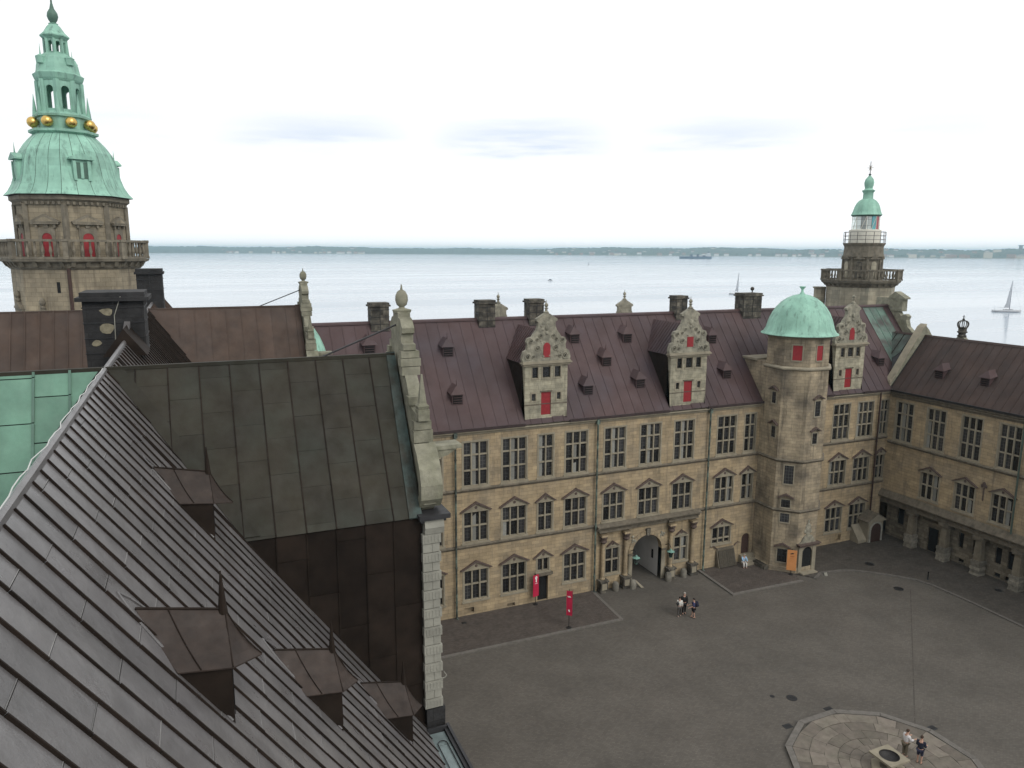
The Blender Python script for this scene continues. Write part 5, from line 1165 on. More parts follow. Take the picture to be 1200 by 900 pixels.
def lantern(z0, z1, rc, wpost, nm):
    for k in range(8):
        a = R8+k*math.pi/4; MB().lathe([(wpost, z0), (wpost, z1)], 4, BX+rc*math.cos(a), BY+rc*math.sin(a), a).build(nm+'_post', m_green, bell)
        am = a+math.pi/8; ap = rc*math.cos(math.pi/8); hw = rc*math.sin(math.pi/8); n = Vector((math.cos(am), math.sin(am), 0)); c_ = Vector((BX, BY, 0))+n*ap
        g_ = MB(); ow = hw*.5; zs = z0+(z1-z0)*.12; zt = z1-(z1-z0)*.18
        g_.box(-hw, -ow, -.03, .1, z0, z1).box(ow, hw, -.03, .1, z0, z1).box(-ow, ow, -.03, .1, z0, zs)
        for s_ in (-1, 1): g_.xz([(0, z1)]+[(s_*ow, z1)]+[(s_*ow*math.cos(t), zt-ow+ow*math.sin(t)) for t in [math.pi/2*i/6 for i in range(7)]], -.03, .1)
        put(nm+'_arch', g_.mesh(nm+'_arch', m_green), bell, (c_.x, c_.y, 0), am+math.pi/2)
lantern(40.05, 42.4, 1.42, .2, 'lantern')
lat(bell, 'lantern_cornice', m_green, [(1.5, 42.35), (1.6, 42.5), (1.68, 42.72), (1.72, 42.85), (1.5, 43.0)])
lat(bell, 'small_dome', m_green, [(1.5, 42.95), (1.44, 43.2), (1.38, 43.6), (1.25, 44.0), (1.05, 44.25), (.78, 44.4)])
for k in range(4):
    a = R8+(2*k+1)*math.pi/4; c_ = Vector((BX+1.3*math.cos(a), BY+1.3*math.sin(a), 0))
    MB().lathe([(.3, 43.5), (.34, 43.9), (.36, 43.98), (.06, 44.15), (.04, 44.3), (.004, 44.95)], 6, c_.x, c_.y).build('corner_pinnacle', m_green, bell)
lantern(44.35, 45.45, .7, .12, 'top_lantern')
lat(bell, 'top_roof', m_green, [(.78, 45.4), (.98, 45.6), (.98, 45.68), (.7, 45.95), (.45, 46.35), (.3, 46.5), (.34, 46.55), (.2, 46.6)])
lat(bell, 'onion_finial', m_dgreen, [(.14, 46.55), (.3, 46.8), (.38, 47.05), (.34, 47.3), (.16, 47.6), (.07, 48.0), (.03, 49.2), (.005, 49.6)], 14, smooth=True)
# slit, downpipe and a carved niche head on the lower shaft
am = R8-5*math.pi/8; 
def bface(am, u_, z, rc=4.45):
    n = Vector((math.cos(am), math.sin(am), 0)); t = Vector((-n.y, n.x, 0)); p = Vector((BX, BY, z))+n*rc*math.cos(math.pi/8)+t*u_; return tuple(p)
put('slit_window', MB().box(-.12, .12, -.02, .05, 0, .8).mesh('slit_window', m_dark), bell, bface(R(-112.5), .85, 26.8), R(-22.5))
a = R(-90); MB().tube((BX+4.5*math.cos(a), BY+4.5*math.sin(a)-.05, 28.6), (BX+4.5*math.cos(a), BY+4.5*math.sin(a)-.05, 20), .13, .13, 8).build('drainpipe', m_wood, bell)
nb = put('niche_pediment', MB().box(-1.0, 1.0, -.2, .02, 0, .2).xz([(-.9, .2), (.9, .2), (.0, .75)], -.3, .02).lathe([(.16, .7), (.2, .85), (.1, .95), (.22, 1.15), (.2, 1.35), (.05, 1.55)], 8, 0, -.15).mesh('niche_pediment', m_bst2), bell, bface(R(-112.5), -.4, 24.9), R(-22.5))
nb2 = put('niche_pediment', nb.data, bell, bface(R(-157.5), .2, 25.4), R(-67.5))
fix_parent(bell)

# ================================================================== lighthouse tower
LX, LY = 100.4*math.sin(R(48.1)), 100.4*math.cos(R(48.1)); 
light = thing('lighthouse_tower', 'stone corner tower carrying a white glazed lighthouse lantern with green copper cap', 'lighthouse', loc=(LX, LY, 0))
RL = math.atan2(-LY, -LX)+math.pi/8*.6
m_lst = mat('lighthouse_stone', (.3, .275, .21), .25, .9, .8, .4, 7, .05, bricks=(1.0, .5), brickamt=.18, streak=.8, streakcol=(.085, .08, .062), tint=(.2, .2, .165), tintscale=.6)
m_lst2 = mat('lighthouse_trim', (.14, .125, .096), .35, .9, 2, .5, 7, .08, streak=.6, streakcol=(.045, .042, .034))
def ll(name, m_, prof, n=8, smooth=False, rot=None): return MB().lathe(prof, n, LX, LY, RL if rot is None else rot).build(name, m_, light, smooth)
ll('lower_shaft', m_lst, [(3.9, 0), (3.9, 26.0)])
ll('balcony', m_lst2, [(3.92, 25.9), (4.1, 26.2), (4.5, 26.45), (4.6, 26.65), (3.0, 26.7)])
balustrade(light, LX, LY, 4.5, RL, 26.68, 28.0, 6, m_lst2, m_lst2, .11)
ll('upper_shaft', m_lst2, [(2.15, 26.6), (2.15, 29.4), (2.3, 29.5), (2.25, 29.8), (2.2, 30.3), (2.2, 30.7), (2.35, 30.95), (2.4, 31.1), (1.8, 31.12)], 16)
for k in range(8):
    a = RL+(k+.5)*math.pi/4; c_ = Vector((LX+2.12*math.cos(a), LY+2.12*math.sin(a), 0))
    ar = put('arched_niche', MB().xz([(-.34, 27.0), (.34, 27.0)]+[(.34*math.cos(math.pi*i/8), 28.6+.34*math.sin(math.pi*i/8)) for i in range(9)], -.04, .1).mesh('arched_niche', m_chim if k % 2 else m_lst), light, (c_.x, c_.y, 0), a+math.pi/2)
    put('niche_hood', MB().xz([(-.62, 29.2), (.62, 29.2), (.55, 29.32), (0, 29.6), (-.55, 29.32)], -.22, .05).mesh('niche_hood', m_lst2), ar)
    a2 = a-math.pi/8; MB().lathe([(.16, 26.75), (.14, 29.2), (.22, 29.3)], 8, LX+2.2*math.cos(a2), LY+2.2*math.sin(a2)).build('half_column', m_lst2, light)
ll('lantern_gallery', m_lwhite, [(1.78, 31.05), (1.78, 32.65), (1.6, 32.7)], 24, True)
for k in range(16):
    a = k*math.pi/8; MB().tube((LX+2.3*math.cos(a), LY+2.3*math.sin(a), 31.05), (LX+2.3*math.cos(a), LY+2.3*math.sin(a), 32.4), .03, .03, 5).build('rail_post', m_lead, light)
for z in (31.5, 31.95, 32.4):
    rg = MB()
    for k in range(32):
        a, a2 = k*math.pi/16, (k+1)*math.pi/16; rg.tube((LX+2.3*math.cos(a), LY+2.3*math.sin(a), z), (LX+2.3*math.cos(a2), LY+2.3*math.sin(a2), z), .022, .022, 4)
    rg.build('gallery_rail', m_lead, light)
ll('lens_room', mat('lens_room_white', (.5, .5, .46), .1, .6, 2, 0, 9, 0), [(1.0, 32.65), (1.0, 34.3)], 16, True)
for k in range(16):
    a0, a1 = k*math.pi/8, (k+1)*math.pi/8; mm = m_glass2
    if k in (12,): mm = m_redflag
    if k == 11: mm = mat('blue_green_glass', (.12, .35, .38), .1, .3, 4, 0, 9, 0)
    g_ = MB(); rr = 1.48; q = [(LX+rr*math.cos(a0+.02), LY+rr*math.sin(a0+.02)), (LX+rr*math.cos(a1-.02), LY+rr*math.sin(a1-.02)), (LX+(rr-.03)*math.cos(a1-.02), LY+(rr-.03)*math.sin(a1-.02)), (LX+(rr-.03)*math.cos(a0+.02), LY+(rr-.03)*math.sin(a0+.02))]
    g_.xy(q, 32.7, 34.25).build('lantern_pane', mm, light)
    MB().tube((LX+1.5*math.cos(a0), LY+1.5*math.sin(a0), 32.7), (LX+1.5*math.cos(a1 if k % 2 else a0), LY+1.5*math.sin(a1 if k % 2 else a0), 34.25), .03, .03, 5).build('glazing_bar', m_lwhite, light)
lp = [(1.72, 34.4), (1.6, 34.6), (1.5, 34.9), (1.4, 35.3), (1.22, 35.7), (.95, 36.05), (.62, 36.25)]
ll('lantern_cornice', m_dgreen, [(1.5, 34.2), (1.7, 34.35), (1.7, 34.42), (1.2, 34.45)], 24, True)
ld = ll('copper_cap', m_lead, [(a-.02, z-.01) for a, z in lp], 24, True); dome_panels(ld, m_green, lp, 16, LX, LY, 0, None, 1, .004, .015, poly=False)
ll('neck', m_green, [(.66, 36.2), (.58, 36.3), (.56, 36.95), (.66, 37.1), (.75, 37.25), (.5, 37.35), (.42, 37.5), (.5, 37.8), (.55, 38.15), (.45, 38.55), (.2, 38.85), (.1, 39.0)], 16, True)
ll('vane_rod', m_lead, [(.1, 38.95), (.17, 39.1), (.05, 39.2), (.035, 40.6)], 8, True)
sv = MB()
for k in range(6): a = k*math.pi/3; sv.tube((LX, LY, 39.85), (LX+.45*math.cos(a)*.75, LY-.45*math.cos(a)*.66, 39.85+.45*math.sin(a)), .05, .01, 5)
sv.build('star_vane', mat('grey_gilt', (.3, .26, .2), .2, .5, 4, 0, 9, 0, metal=.5), light)
MB().lathe([(.7, 20), (.7, 25.6), (.85, 25.65), (.85, 25.8)], 8, LX-3.1, LY+3.3, .2).build('corner_turret', m_lst, light)
fix_parent(light)

# ================================================================== corner porch
pc = thing('porch', 'small gabled stone porch with arched door in the courtyard corner', 'porch', loc=(64.25, 53.6, 0))
MB().box(63.2, 65.3, 53.05, FY-.02, .0, 2.35).build('porch_wall', m_frame, pc)
MB().xz([(63.0, 2.3), (65.5, 2.3), (65.5, 2.42), (64.25, 3.15), (63.0, 2.42)], 52.9, 53.2).build('porch_gable', m_frame, pc)
for s_ in (-1, 1): MB().prism([(64.25, 52.85, 3.22), (64.25+s_*1.38, 52.85, 2.42), (64.25+s_*1.38, 52.85, 2.34), (64.25, 52.85, 3.12)], (0, FY-52.87, 0)).build('porch_roof_slab', m_string, pc)
MB().xz([(63.55, .1), (64.95, .1)]+[(64.25+.7*math.cos(math.pi*i/10), 1.4+.7*math.sin(math.pi*i/10)) for i in range(11)], 52.98, 53.06).build('porch_door', m_wood, pc)
for i in range(10):
    t0, t1 = math.pi*i/10, math.pi*(i+1)/10-.03
    MB().xz([(64.25+.72*math.cos(t0), 1.4+.72*math.sin(t0)), (64.25+.9*math.cos(t0), 1.4+.9*math.sin(t0)), (64.25+.9*math.cos(t1), 1.4+.9*math.sin(t1)), (64.25+.72*math.cos(t1), 1.4+.72*math.sin(t1))], 52.94, 53.05).build('arch_stone', m_quoin, pc)
for s_ in (-1, 1):
    for k in range(4): MB().box(64.25+s_*.72, 64.25+s_*.92, 52.95, 53.05, .1+k*.32+.01, .1+(k+1)*.32-.01).build('jamb_stone', m_quoin, pc)
MB().yz([(53.2, .09), (FY-.02, .09), (FY-.02, 1.8), (53.9, 1.3), (53.2, .4)], 62.1, 63.2).build('side_wall', m_frame, pc)
fix_parent(pc)
# ================================================================== well on its stone platform
PX, PY, PR, PA = 35.85, 27.1, 5.78, R(16)
plat = MB().xy([(PX+PR*math.cos(PA+k*math.pi/6), PY+PR*math.sin(PA+k*math.pi/6)) for k in range(12)], .003, .1).build('stone_platform', m_chim)
tag(plat, 'twelve sided paved stone platform with pale rim around the well', 'platform')
def plim(a):
    k = (a-PA) % (math.pi/6); return (PR-.42)*math.cos(math.pi/12)/math.cos(k-math.pi/12)
for k in range(12):
    a0, a1 = PA+k*math.pi/6, PA+(k+1)*math.pi/6
    q = [(PX+rr*math.cos(a), PY+rr*math.sin(a)) for rr, a in ((PR-.4, a0+.003), (PR, a0+.002), (PR, a1-.002), (PR-.4, a1-.003))]
    MB().xy(q, .1, .17).build('rim_stone', m_kerb, plat)
rnd = random.Random(11)
rings = [1.0, 1.55, 2.15, 2.8, 3.55, 4.4, 9]
for j in range(6):
    r0, r1 = rings[j], rings[j+1]; rm = (r0+min(r1, 5.3))/2; n = max(6, int(2*math.pi*rm/(rnd.uniform(.75, .95) if j < 3 else 1.35))); a = rnd.uniform(0, 1); cuts = []
    for i in range(n): cuts.append(a+2*math.pi*(i+rnd.uniform(-.24, .24))/n)
    for i in range(n):
        a0, a1 = cuts[i], cuts[(i+1) % n]+(2*math.pi if i == n-1 else 0)
        pts = []
        m_n = max(1, int((a1-a0)/.16))
        ri = r0+.012; g_ = .012
        inner = [(ri, a0+g_/ri+(a1-a0-2*g_/ri)*t/m_n) for t in range(m_n+1)]
        if r1 < 9: outer = [(r1-.012, a0+g_/r1+(a1-a0-2*g_/r1)*t/m_n) for t in range(m_n, -1, -1)]
        else: outer = [(plim(aa), aa) for aa in [a0+g_/5+(a1-a0-2*g_/5)*t/m_n for t in range(m_n, -1, -1)]]
        q = [(PX+rr*math.cos(aa), PY+rr*math.sin(aa)) for rr, aa in inner+outer]
        MB().xy(q, .09, .13+rnd.uniform(-.01, .012)).build('paving_slab', m_slab, plat)
well = thing('well', 'square stone well basin with round dark bowl on a tapered foot', 'well', loc=(PX, PY+.1, .13))
b = MB(); n = 24; hw = .78
out = []; 
for i in range(n):
    a = 2*math.pi*i/n; c_, s_ = math.cos(a), math.sin(a); k = hw/max(abs(c_), abs(s_)); out.append((k*c_, k*s_))
inn = [(.56*math.cos(2*math.pi*i/n), .56*math.sin(2*math.pi*i/n)) for i in range(n)]
for i in range(n):
    j = (i+1) % n
    for (P, Q, z0, z1) in ((out, inn, .8, .8), (inn, out, .68, .68)): b.add([(P[i][0], P[i][1], z0), (P[j][0], P[j][1], z0), (Q[j][0], Q[j][1], z1), (Q[i][0], Q[i][1], z1)], [(0, 1, 2, 3)])
    b.add([(out[i][0], out[i][1], .68), (out[j][0], out[j][1], .68), (out[j][0], out[j][1], .8), (out[i][0], out[i][1], .8)], [(0, 1, 2, 3)])
b.build('basin_slab', m_frame, well)
bo = MB()
for j in range(5):
    r0, z0 = .56*math.cos(j*.3), .8-.36*math.sin(j*.3); r1, z1 = .56*math.cos((j+1)*.3), .8-.36*math.sin((j+1)*.3)
    for i in range(n):
        a, a2 = 2*math.pi*i/n, 2*math.pi*(i+1)/n; bo.add([(r0*math.cos(a), r0*math.sin(a), z0), (r0*math.cos(a2), r0*math.sin(a2), z0), (r1*math.cos(a2), r1*math.sin(a2), z1), (r1*math.cos(a), r1*math.sin(a), z1)], [(0, 1, 2, 3)])
bo.build('bowl', mat('dark_bowl', (.02, .018, .017), .3, .6, 5, .1, 9, 0), well, True)  # bowl is near black all over
MB().lathe([(.55, 0), (.55, .06), (.32, .15), (.3, .34)], 8, 0, 0, math.pi/8).lathe([(.3, .34), (.62, .64), (.66, .69)], 8, 0, 0, math.pi/8, 0, 2*math.pi-1e-4).build('foot', m_string, well)
MB().lathe([(.98, -.02), (.98, .05), (.9, .08)], 8, 0, 0, math.pi/8).build('plinth', m_frame, well)
MB().tube((.78, -.3, .62), (.9, -.3, .55), .04, .03, 6).build('spout', m_blackm, well)
# ================================================================== courtyard fittings
def ironlid(x, y, rr, label, z=.002, sq=False):
    if sq: o = MB().box(-rr, rr, -rr*.7, rr*.7, 0, .012).box(-rr*.8, rr*.8, -.02, .02, .012, .018).build('drain_grate', m_blackm, None, loc=(x, y, z))
    else:
        b = MB(); b.lathe([(rr, 0), (rr, .012), (rr*.85, .012), (rr*.83, .006), (.02, .006)], 20); o = b.build('manhole_cover', m_blackm, None, loc=(x, y, z))
    tag(o, label, 'drain grate' if sq else 'manhole cover')
ironlid(35.85, 34.92, .36, 'dark round manhole cover in cobbles between well platform and gateway')
ironlid(34.75, 35.59, .16, 'tiny round iron lid beside the cobbled manhole cover near the well')
ironlid(58.98, 48.98, .42, 'iron manhole cover in the grey paving near the corner porch', .092)
ironlid(57.09, 44.13, .42, 'manhole cover in the cobbles just outside the curved kerb')
ironlid(64.98, 40.28, .3, 'small iron cover on grey paving by the gallery pillars', .092)
ironlid(37.2, 33.0, .3, 'rectangular drain grate touching the platform rim on its gateway side', .002, True)
ironlid(33.35, 32.65, .3, 'rectangular drain grate touching the platform rim opposite the red banner', .002, True)
ironlid(41.75, 28.9, .3, 'rectangular drain grate touching the platform rim on the gallery side', .002, True)
ironlid(18.6, 53.2, .2, 'small square drain grate at the foot of the drainpipe on brick paving', .112, True)
o = thing('bollard', 'short black iron post on the grey paving inside the kerb', 'bollard', loc=(61.13, 44.36, .09))
MB().lathe([(.1, 0), (.1, .04), (.06, .07), (.055, .62), (.08, .66), (.08, .74), (.02, .8)], 10).build('post', m_blackm, o, True)
o = MB().prism([(52.95, 48.75, .005), (53.4, 49.3, .005), (53.4, 49.3, .1), (52.95, 48.75, .08)], (.25, -.12, 0)).build('ramp_stone', m_quoin); tag(o, 'pale wedge of stone ramp where the kerb breaks by the tower', 'ramp stone')
def banner(loc, rz, w, z0, z1, top, m_, label, marks, back=None, pole=.03):
    o = thing('banner', label, 'banner', loc=loc, rz=rz)
    MB().tube((0, .05, 0), (0, .05, top), pole, pole, 8).lathe([(.22, 0), (.22, .04), (.05, .06)], 12, 0, .05).build('pole', m_blackm, o)
    f_ = MB(); n = 6
    for i in range(n+1):
        z = z0+(z1-z0)*i/n; yy = .012*math.sin(i*1.3)
        f_.v += [(-w/2, yy-.012, z), (w/2, -yy-.012, z), (w/2, -yy+.012, z), (-w/2, yy+.012, z)]
    for i in range(n):
        for k in range(4): f_.f.append((4*i+k, 4*i+(k+1) % 4, 4*i+4+(k+1) % 4, 4*i+4+k))
    f_.f += [(3, 2, 1, 0), tuple(4*n+k for k in range(4))]
    cl = f_.build('cloth', m_, o)
    for mk in marks:
        mm = mk[-1]; b = MB()
        for (x0, x1, a, c_) in mk[:-1]: b.box(x0, x1, -.036, -.028, a, c_)
        tag(b.build('printed_mark', mm, cl), None, None, None, 'stuff')
    if back:
        b2 = MB().box(0, .02, 0, w*.8, z0-.1, z1-.06); q = b2.build('rear_cloth', back, o); q.location = (w/2-.02, .0, 0)
    return o
emb = [(-.11, -.05, 2.42, 2.55), (-.03, .03, 2.42, 2.62), (.05, .11, 2.42, 2.55), (-.11, .11, 2.36, 2.42), (-.06, .1, 2.28, 2.34), (-.02, .06, 2.2, 2.28), (-.06, .08, 2.12, 2.2), (-.02, .06, 2.04, 2.12)]
banner((25.35, 53.85, KH), R(15), .62, .75, 2.7, 2.8, m_banner, 'bright crimson vertical banner with white emblem beside the open doorway', [emb+[m_white], [(-.15, .15, 1.92, 1.95), m_white]], None)
banner((26.1, 49.15, KH), R(-38), .44, 1.1, 3.2, 3.3, m_banner, 'dark crimson double sided banner on a post at the kerb', [[(-.15, .1, 2.72, 2.76), (-.1, .15, 2.66, 2.7), m_white], [(-.06, .06, 1.5, 1.6), (-.02, .08, 1.42, 1.48), m_white]], m_dbanner)
banner((50.05, 50.05, 0.09), R(-45+4), .85, .45, 2.45, 2.55, m_orange, 'orange vertical banner with black emblem beside the tower doorway', [[(-.12, .12, 2.08, 2.13), (-.06, .16, 2.13, 2.18), (-.16, .0, 2.05, 2.08), m_blackm], [(-.2, .2, 1.85, 1.87), (-.14, .14, 1.8, 1.82), (-.16, .16, 1.6, 1.615), mat('orange_print', (.3, .1, .03), .05, .8, 3, 0, 9, 0)]])
# copper roofed lanterns on brackets either side of the gate
for x, sgn, lab in ((35.05, 1, 'green roofed lantern on a bracket nearer the crimson banners'), (38.75, 1, 'green roofed lantern on a bracket nearer the cellar doors')):
    o = thing('wall_lantern', lab, 'lantern', loc=(x, FY-.95, 2.95))
    MB().lathe([(.38, 0.0), (.24, .06), (.15, .1), (.1, .17), (.11, .19), (.03, .26)], 6).build('lantern_roof', mat('lantern_copper', (.16, .3, .25), .2, .6, 4, .1, 9, 0), o)
    MB().lathe([(.12, -.5), (.25, -.02), (.3, .0)], 6).build('lantern_glass', m_glass, o)
    cg = MB()
    for k in range(6):
        a = k*math.pi/3; cg.tube((.13*math.cos(a), .13*math.sin(a), -.5), (.29*math.cos(a), .29*math.sin(a), 0), .015, .015, 4)
    cg.lathe([(.14, -.56), (.14, -.5), (.05, -.62)], 6); cg.build('lantern_cage', m_dgreen, o)
    MB().tube((0, 0, .4), (0, .35, .62), .03, .03, 6).tube((0, .35, .62), (0, .93, .3), .03, .03, 6).build('bracket', m_blackm, o)
# stone sign board leaning at the gate
o = MB().prism([(35.6, 53.3, .0), (35.85, 53.25, .0), (35.3, 53.75, .6), (35.15, 53.8, .6)], (.03, -.05, .02)).build('leaning_board', m_frame); tag(o, 'narrow board leaning against the gateway pedestal', 'board')
# ================================================================== people
def skin_mat(name, c_): return mat(name, c_, .08, .6, 6, 0, 9, 0)
m_skin = skin_mat('skin', (.45, .27, .2))
def skinned(name, verts, edges, radii, m_, parent, root=0, sub=1):
    me = bpy.data.meshes.new(name); me.from_pydata(verts, edges, []); me.update(); me.materials.append(m_)
    o = put(name, me, parent)
    md = o.modifiers.new('skin', 'SKIN'); md.use_smooth_shade = True
    for i, rr in enumerate(radii):
        me.skin_vertices[0].data[i].radius = (rr, rr*.9) if not isinstance(rr, tuple) else rr
        me.skin_vertices[0].data[i].use_root = (i == root)
    s_ = o.modifiers.new('sub', 'SUBSURF'); s_.levels = sub; s_.render_levels = sub
    return o
def person(label, loc, face, top, legs, hair, shoes=(.02, .02, .02), sit=False, shorts=False, stride=.0, arms=((0, 0), (0, 0)), lean=0., h=1.72, sleeves=True, legskin=None):
    """face: heading angle (radians, 0 = +x). arms: (swing forward, elbow bend) for each side"""
    k = h/1.72; P = thing('person', label, 'person', loc=loc, rz=face-math.pi/2)
    # local: facing +y, x to the right
    V = []; E_ = []; Rr = []
    def v(p, rr): V.append((p[0]*k, p[1]*k, p[2]*k)); Rr.append(rr*k if not isinstance(rr, tuple) else (rr[0]*k, rr[1]*k)); return len(V)-1
    def e(a, b_): E_.append((a, b_))
    zp = .5 if sit else .93
    ln = lambda z: lean*(z-zp)
    pel = v((0, 0, zp), (.15, .11)); ab = v((0, ln(zp+.2), zp+.2), (.135, .1)); chs = v((0, ln(zp+.42), zp+.42), (.16, .115)); nk = v((0, ln(zp+.56)+.0, zp+.57), .055); hd0 = v((0, ln(zp+.66)+.02, zp+.66), (.07, .08)); hd1 = v((0, ln(zp+.76)+.02, zp+.75), (.078, .092)); hd2 = v((0, ln(zp+.82)+.02, zp+.82), (.05, .06))
    for a, b_ in ((pel, ab), (ab, chs), (chs, nk), (nk, hd0), (hd0, hd1), (hd1, hd2)): e(a, b_)
    ns = v((0, ln(zp+.7)+.115, zp+.695), .014); e(hd0, ns)
    torso = [pel, ab, chs]; armi = []; legi = []; shoe = []
    for sd_, (sw, el) in zip((-1, 1), arms):
        sh_ = v((sd_*.19, ln(zp+.48), zp+.48), .062); e(chs, sh_)
        a1 = sw; ex = (sd_*(.22), ln(zp+.48)+.28*math.sin(a1), zp+.48-.28*math.cos(a1)); elb = v(ex, .046); e(sh_, elb)
        a2 = a1+el; wx = (ex[0]-sd_*.02*el, ex[1]+.25*math.sin(a2), ex[2]-.25*math.cos(a2)); wr = v(wx, .032); e(elb, wr)
        dr = Vector((0, math.sin(a2), -math.cos(a2))); side = Vector((1, 0, 0)); w_ = Vector(wx)
        pm = v(tuple(w_+dr*.07), (.036, .02)); e(wr, pm)
        for q, ll_ in ((-.028, .075), (-.01, .088), (.01, .082), (.027, .065)):
            f0 = v(tuple(w_+dr*.11+side*q), .009); f1 = v(tuple(w_+dr*(.11+ll_*.55)+side*q+Vector((0, .01, .0))), .009); f2 = v(tuple(w_+dr*(.11+ll_)+side*q+Vector((0, .025, 0))), .008); e(pm, f0); e(f0, f1); e(f1, f2)
        t0 = v(tuple(w_+dr*.05-side*sd_*.035+Vector((0, .012, 0))), .011); t1 = v(tuple(w_+dr*.1-side*sd_*.05+Vector((0, .025, 0))), .009); e(pm, t0); e(t0, t1)
        armi.append((sh_, elb, wr))
    for sd_ in (-1, 1):
        st = sd_*stride
        hp = v((sd_*.095, 0, zp-.06), .095); e(pel, hp)
        if sit: kn = v((sd_*.13, .44, zp-.02), .062); an = v((sd_*.13, .42, .09), .04); tf = v((sd_*.14, .57, .04), .035)
        else: kn = v((sd_*.1, st*.55+.02, .5), .062); an = v((sd_*.1, st, .09), .04); tf = v((sd_*.11, st+.17, .035), .035)
        e(hp, kn); e(kn, an); he = v((sd_*.1 if not sit else sd_*.13, (an and V[an][1]/k)-.05, .035), .034); e(an, he); e(an, tf); legi.append((hp, kn, an)); shoe.append((an, he, tf))
    skinned('body', V, E_, Rr, m_skin, P, pel)
    G = lambda i: V[i]
    add = .036*k
    def cloth(name, ids, eds, m_, ex=add, cut=None):
        mp = {i: j for j, i in enumerate(ids)}; rr = []
        for i in ids:
            q = Rr[i]; q = q if isinstance(q, tuple) else (q, q*.9); rr.append((q[0]+ex, q[1]+ex))
        return skinned(name, [V[i] for i in ids], [(mp[a], mp[b_]) for a, b_ in eds], rr, m_, P, 0)
    (s0, e0, w0), (s1, e1, w1) = armi
    ids = [pel, ab, chs, s0, e0, s1, e1]; eds = [(pel, ab), (ab, chs), (chs, s0), (s0, e0), (chs, s1), (s1, e1)]
    if sleeves: ids += [w0, w1]; eds += [(e0, w0), (e1, w1)]
    cloth('top', ids, eds, top)
    (h0, k0, a0), (h1, k1, a1) = legi
    if shorts:
        cloth('shorts', [pel, h0, k0, h1, k1], [(pel, h0), (h0, k0), (pel, h1), (h1, k1)], legs, add*.8)
    else: cloth('trousers', [pel, h0, k0, a0, h1, k1, a1], [(pel, h0), (h0, k0), (k0, a0), (pel, h1), (h1, k1), (k1, a1)], legs, add*.8)
    for (an, he, tf) in shoe:
        skinned('shoe', [V[he], ((V[an][0]), (V[he][1]+V[tf][1])/2, .045*k), V[tf]], [(0, 1), (1, 2)], [.045*k, .048*k, .042*k], mat('shoe_%d_%d' % (int(shoes[0]*100), int(shoes[1]*100)), shoes, .1, .6, 5, 0, 9, 0), P, 1)
    hp_ = Vector(V[hd1]); hb = MB(); hb.ball((hp_.x, hp_.y-.015*k, hp_.z+.025*k), .103*k, 12, 8, (.9, 1.05, .95))
    hb.v = [(x, y if z > hp_.z-.0 or y < hp_.y else hp_.y-.03*k, z) for x, y, z in hb.v]
    hb.build('hair', hair, P, True)
    return P
cm = lambda n, c_: mat(n, c_, .12, .85, 7, .1, 20, 0)
hb_, hg_, hd_ = cm('brown_hair', (.05, .03, .02)), cm('grey_hair', (.3, .28, .25)), cm('dark_hair', (.015, .012, .01))
person('standing person in white shirt and grey trousers with a dark bag', (35.62, 47.5, 0), R(60), cm('white_shirt', (.55, .54, .5)), cm('grey_trousers', (.07, .065, .06)), hd_, (.6, .6, .58), stride=.12, arms=((.5, .9), (-.1, .4)), lean=.12, h=1.66)
person('tall standing person all in black between two companions', (36.25, 47.75, 0), R(-110), cm('black_jacket', (.012, .012, .012)), cm('black_trousers', (.012, .011, .012)), hg_, stride=.06, arms=((.1, .3), (.2, .5)), h=1.86)
person('standing person in blue top and black skirt like shorts', (36.55, 46.85, 0), R(150), cm('blue_top', (.05, .055, .13)), cm('black_shorts', (.015, .014, .018)), hd_, shorts=True, stride=.1, arms=((.3, .8), (.4, .8)), h=1.68, sleeves=False)
bp_ = thing('backpack', 'dark blue rounded backpack worn by the person in blue', 'backpack', loc=(36.75, 46.74, 1.08))
MB().ball((0, 0, .16), .2, 12, 8, (.85, .75, 1.35)).build('pack', cm('navy_fabric', (.012, .014, .03)), bp_, True); MB().ball((.08, -.09, .06), .11, 10, 6, (.9, .7, 1)).build('pocket', cm('navy_fabric', (.012, .014, .03)), bp_, True)
bg_ = thing('shoulder_bag', 'small black shoulder bag on the person in white', 'bag', loc=(35.36, 47.42, 1.12)); MB().ball((0, 0, .1), .15, 10, 7, (.9, .6, 1)).build('pouch', m_blackm, bg_, True); MB().tube((0, .02, .2), (.2, .08, .36), .018).build('strap', m_blackm, bg_)
person('seated person in pale blue shirt and white trousers on the door step', (47.2, 53.28, .09), R(-110), cm('pale_blue_shirt', (.3, .45, .6)), cm('white_trousers', (.6, .58, .55)), hg_, (.03, .03, .03), sit=True, arms=((.7, .7), (.7, .7)), lean=.12, h=1.7)
person('standing person in white shirt and khaki trousers beside the well', (37.6, 27.55, .13), R(-10), cm('white_cotton', (.62, .6, .6)), cm('khaki_trousers', (.13, .11, .075)), hb_, (.05, .04, .035), arms=((.25, 1.5), (.3, 1.4)), lean=.1, h=1.72)
person('standing person in navy jacket and shorts beside the well platform rim', (37.85, 26.75, .13), R(20), cm('navy_jacket', (.014, .016, .032)), cm('navy_shorts', (.02, .022, .045)), hb_, (.02, .02, .03), shorts=True, arms=((.1, 1.3), (.1, 1.3)), lean=.06, h=1.74)
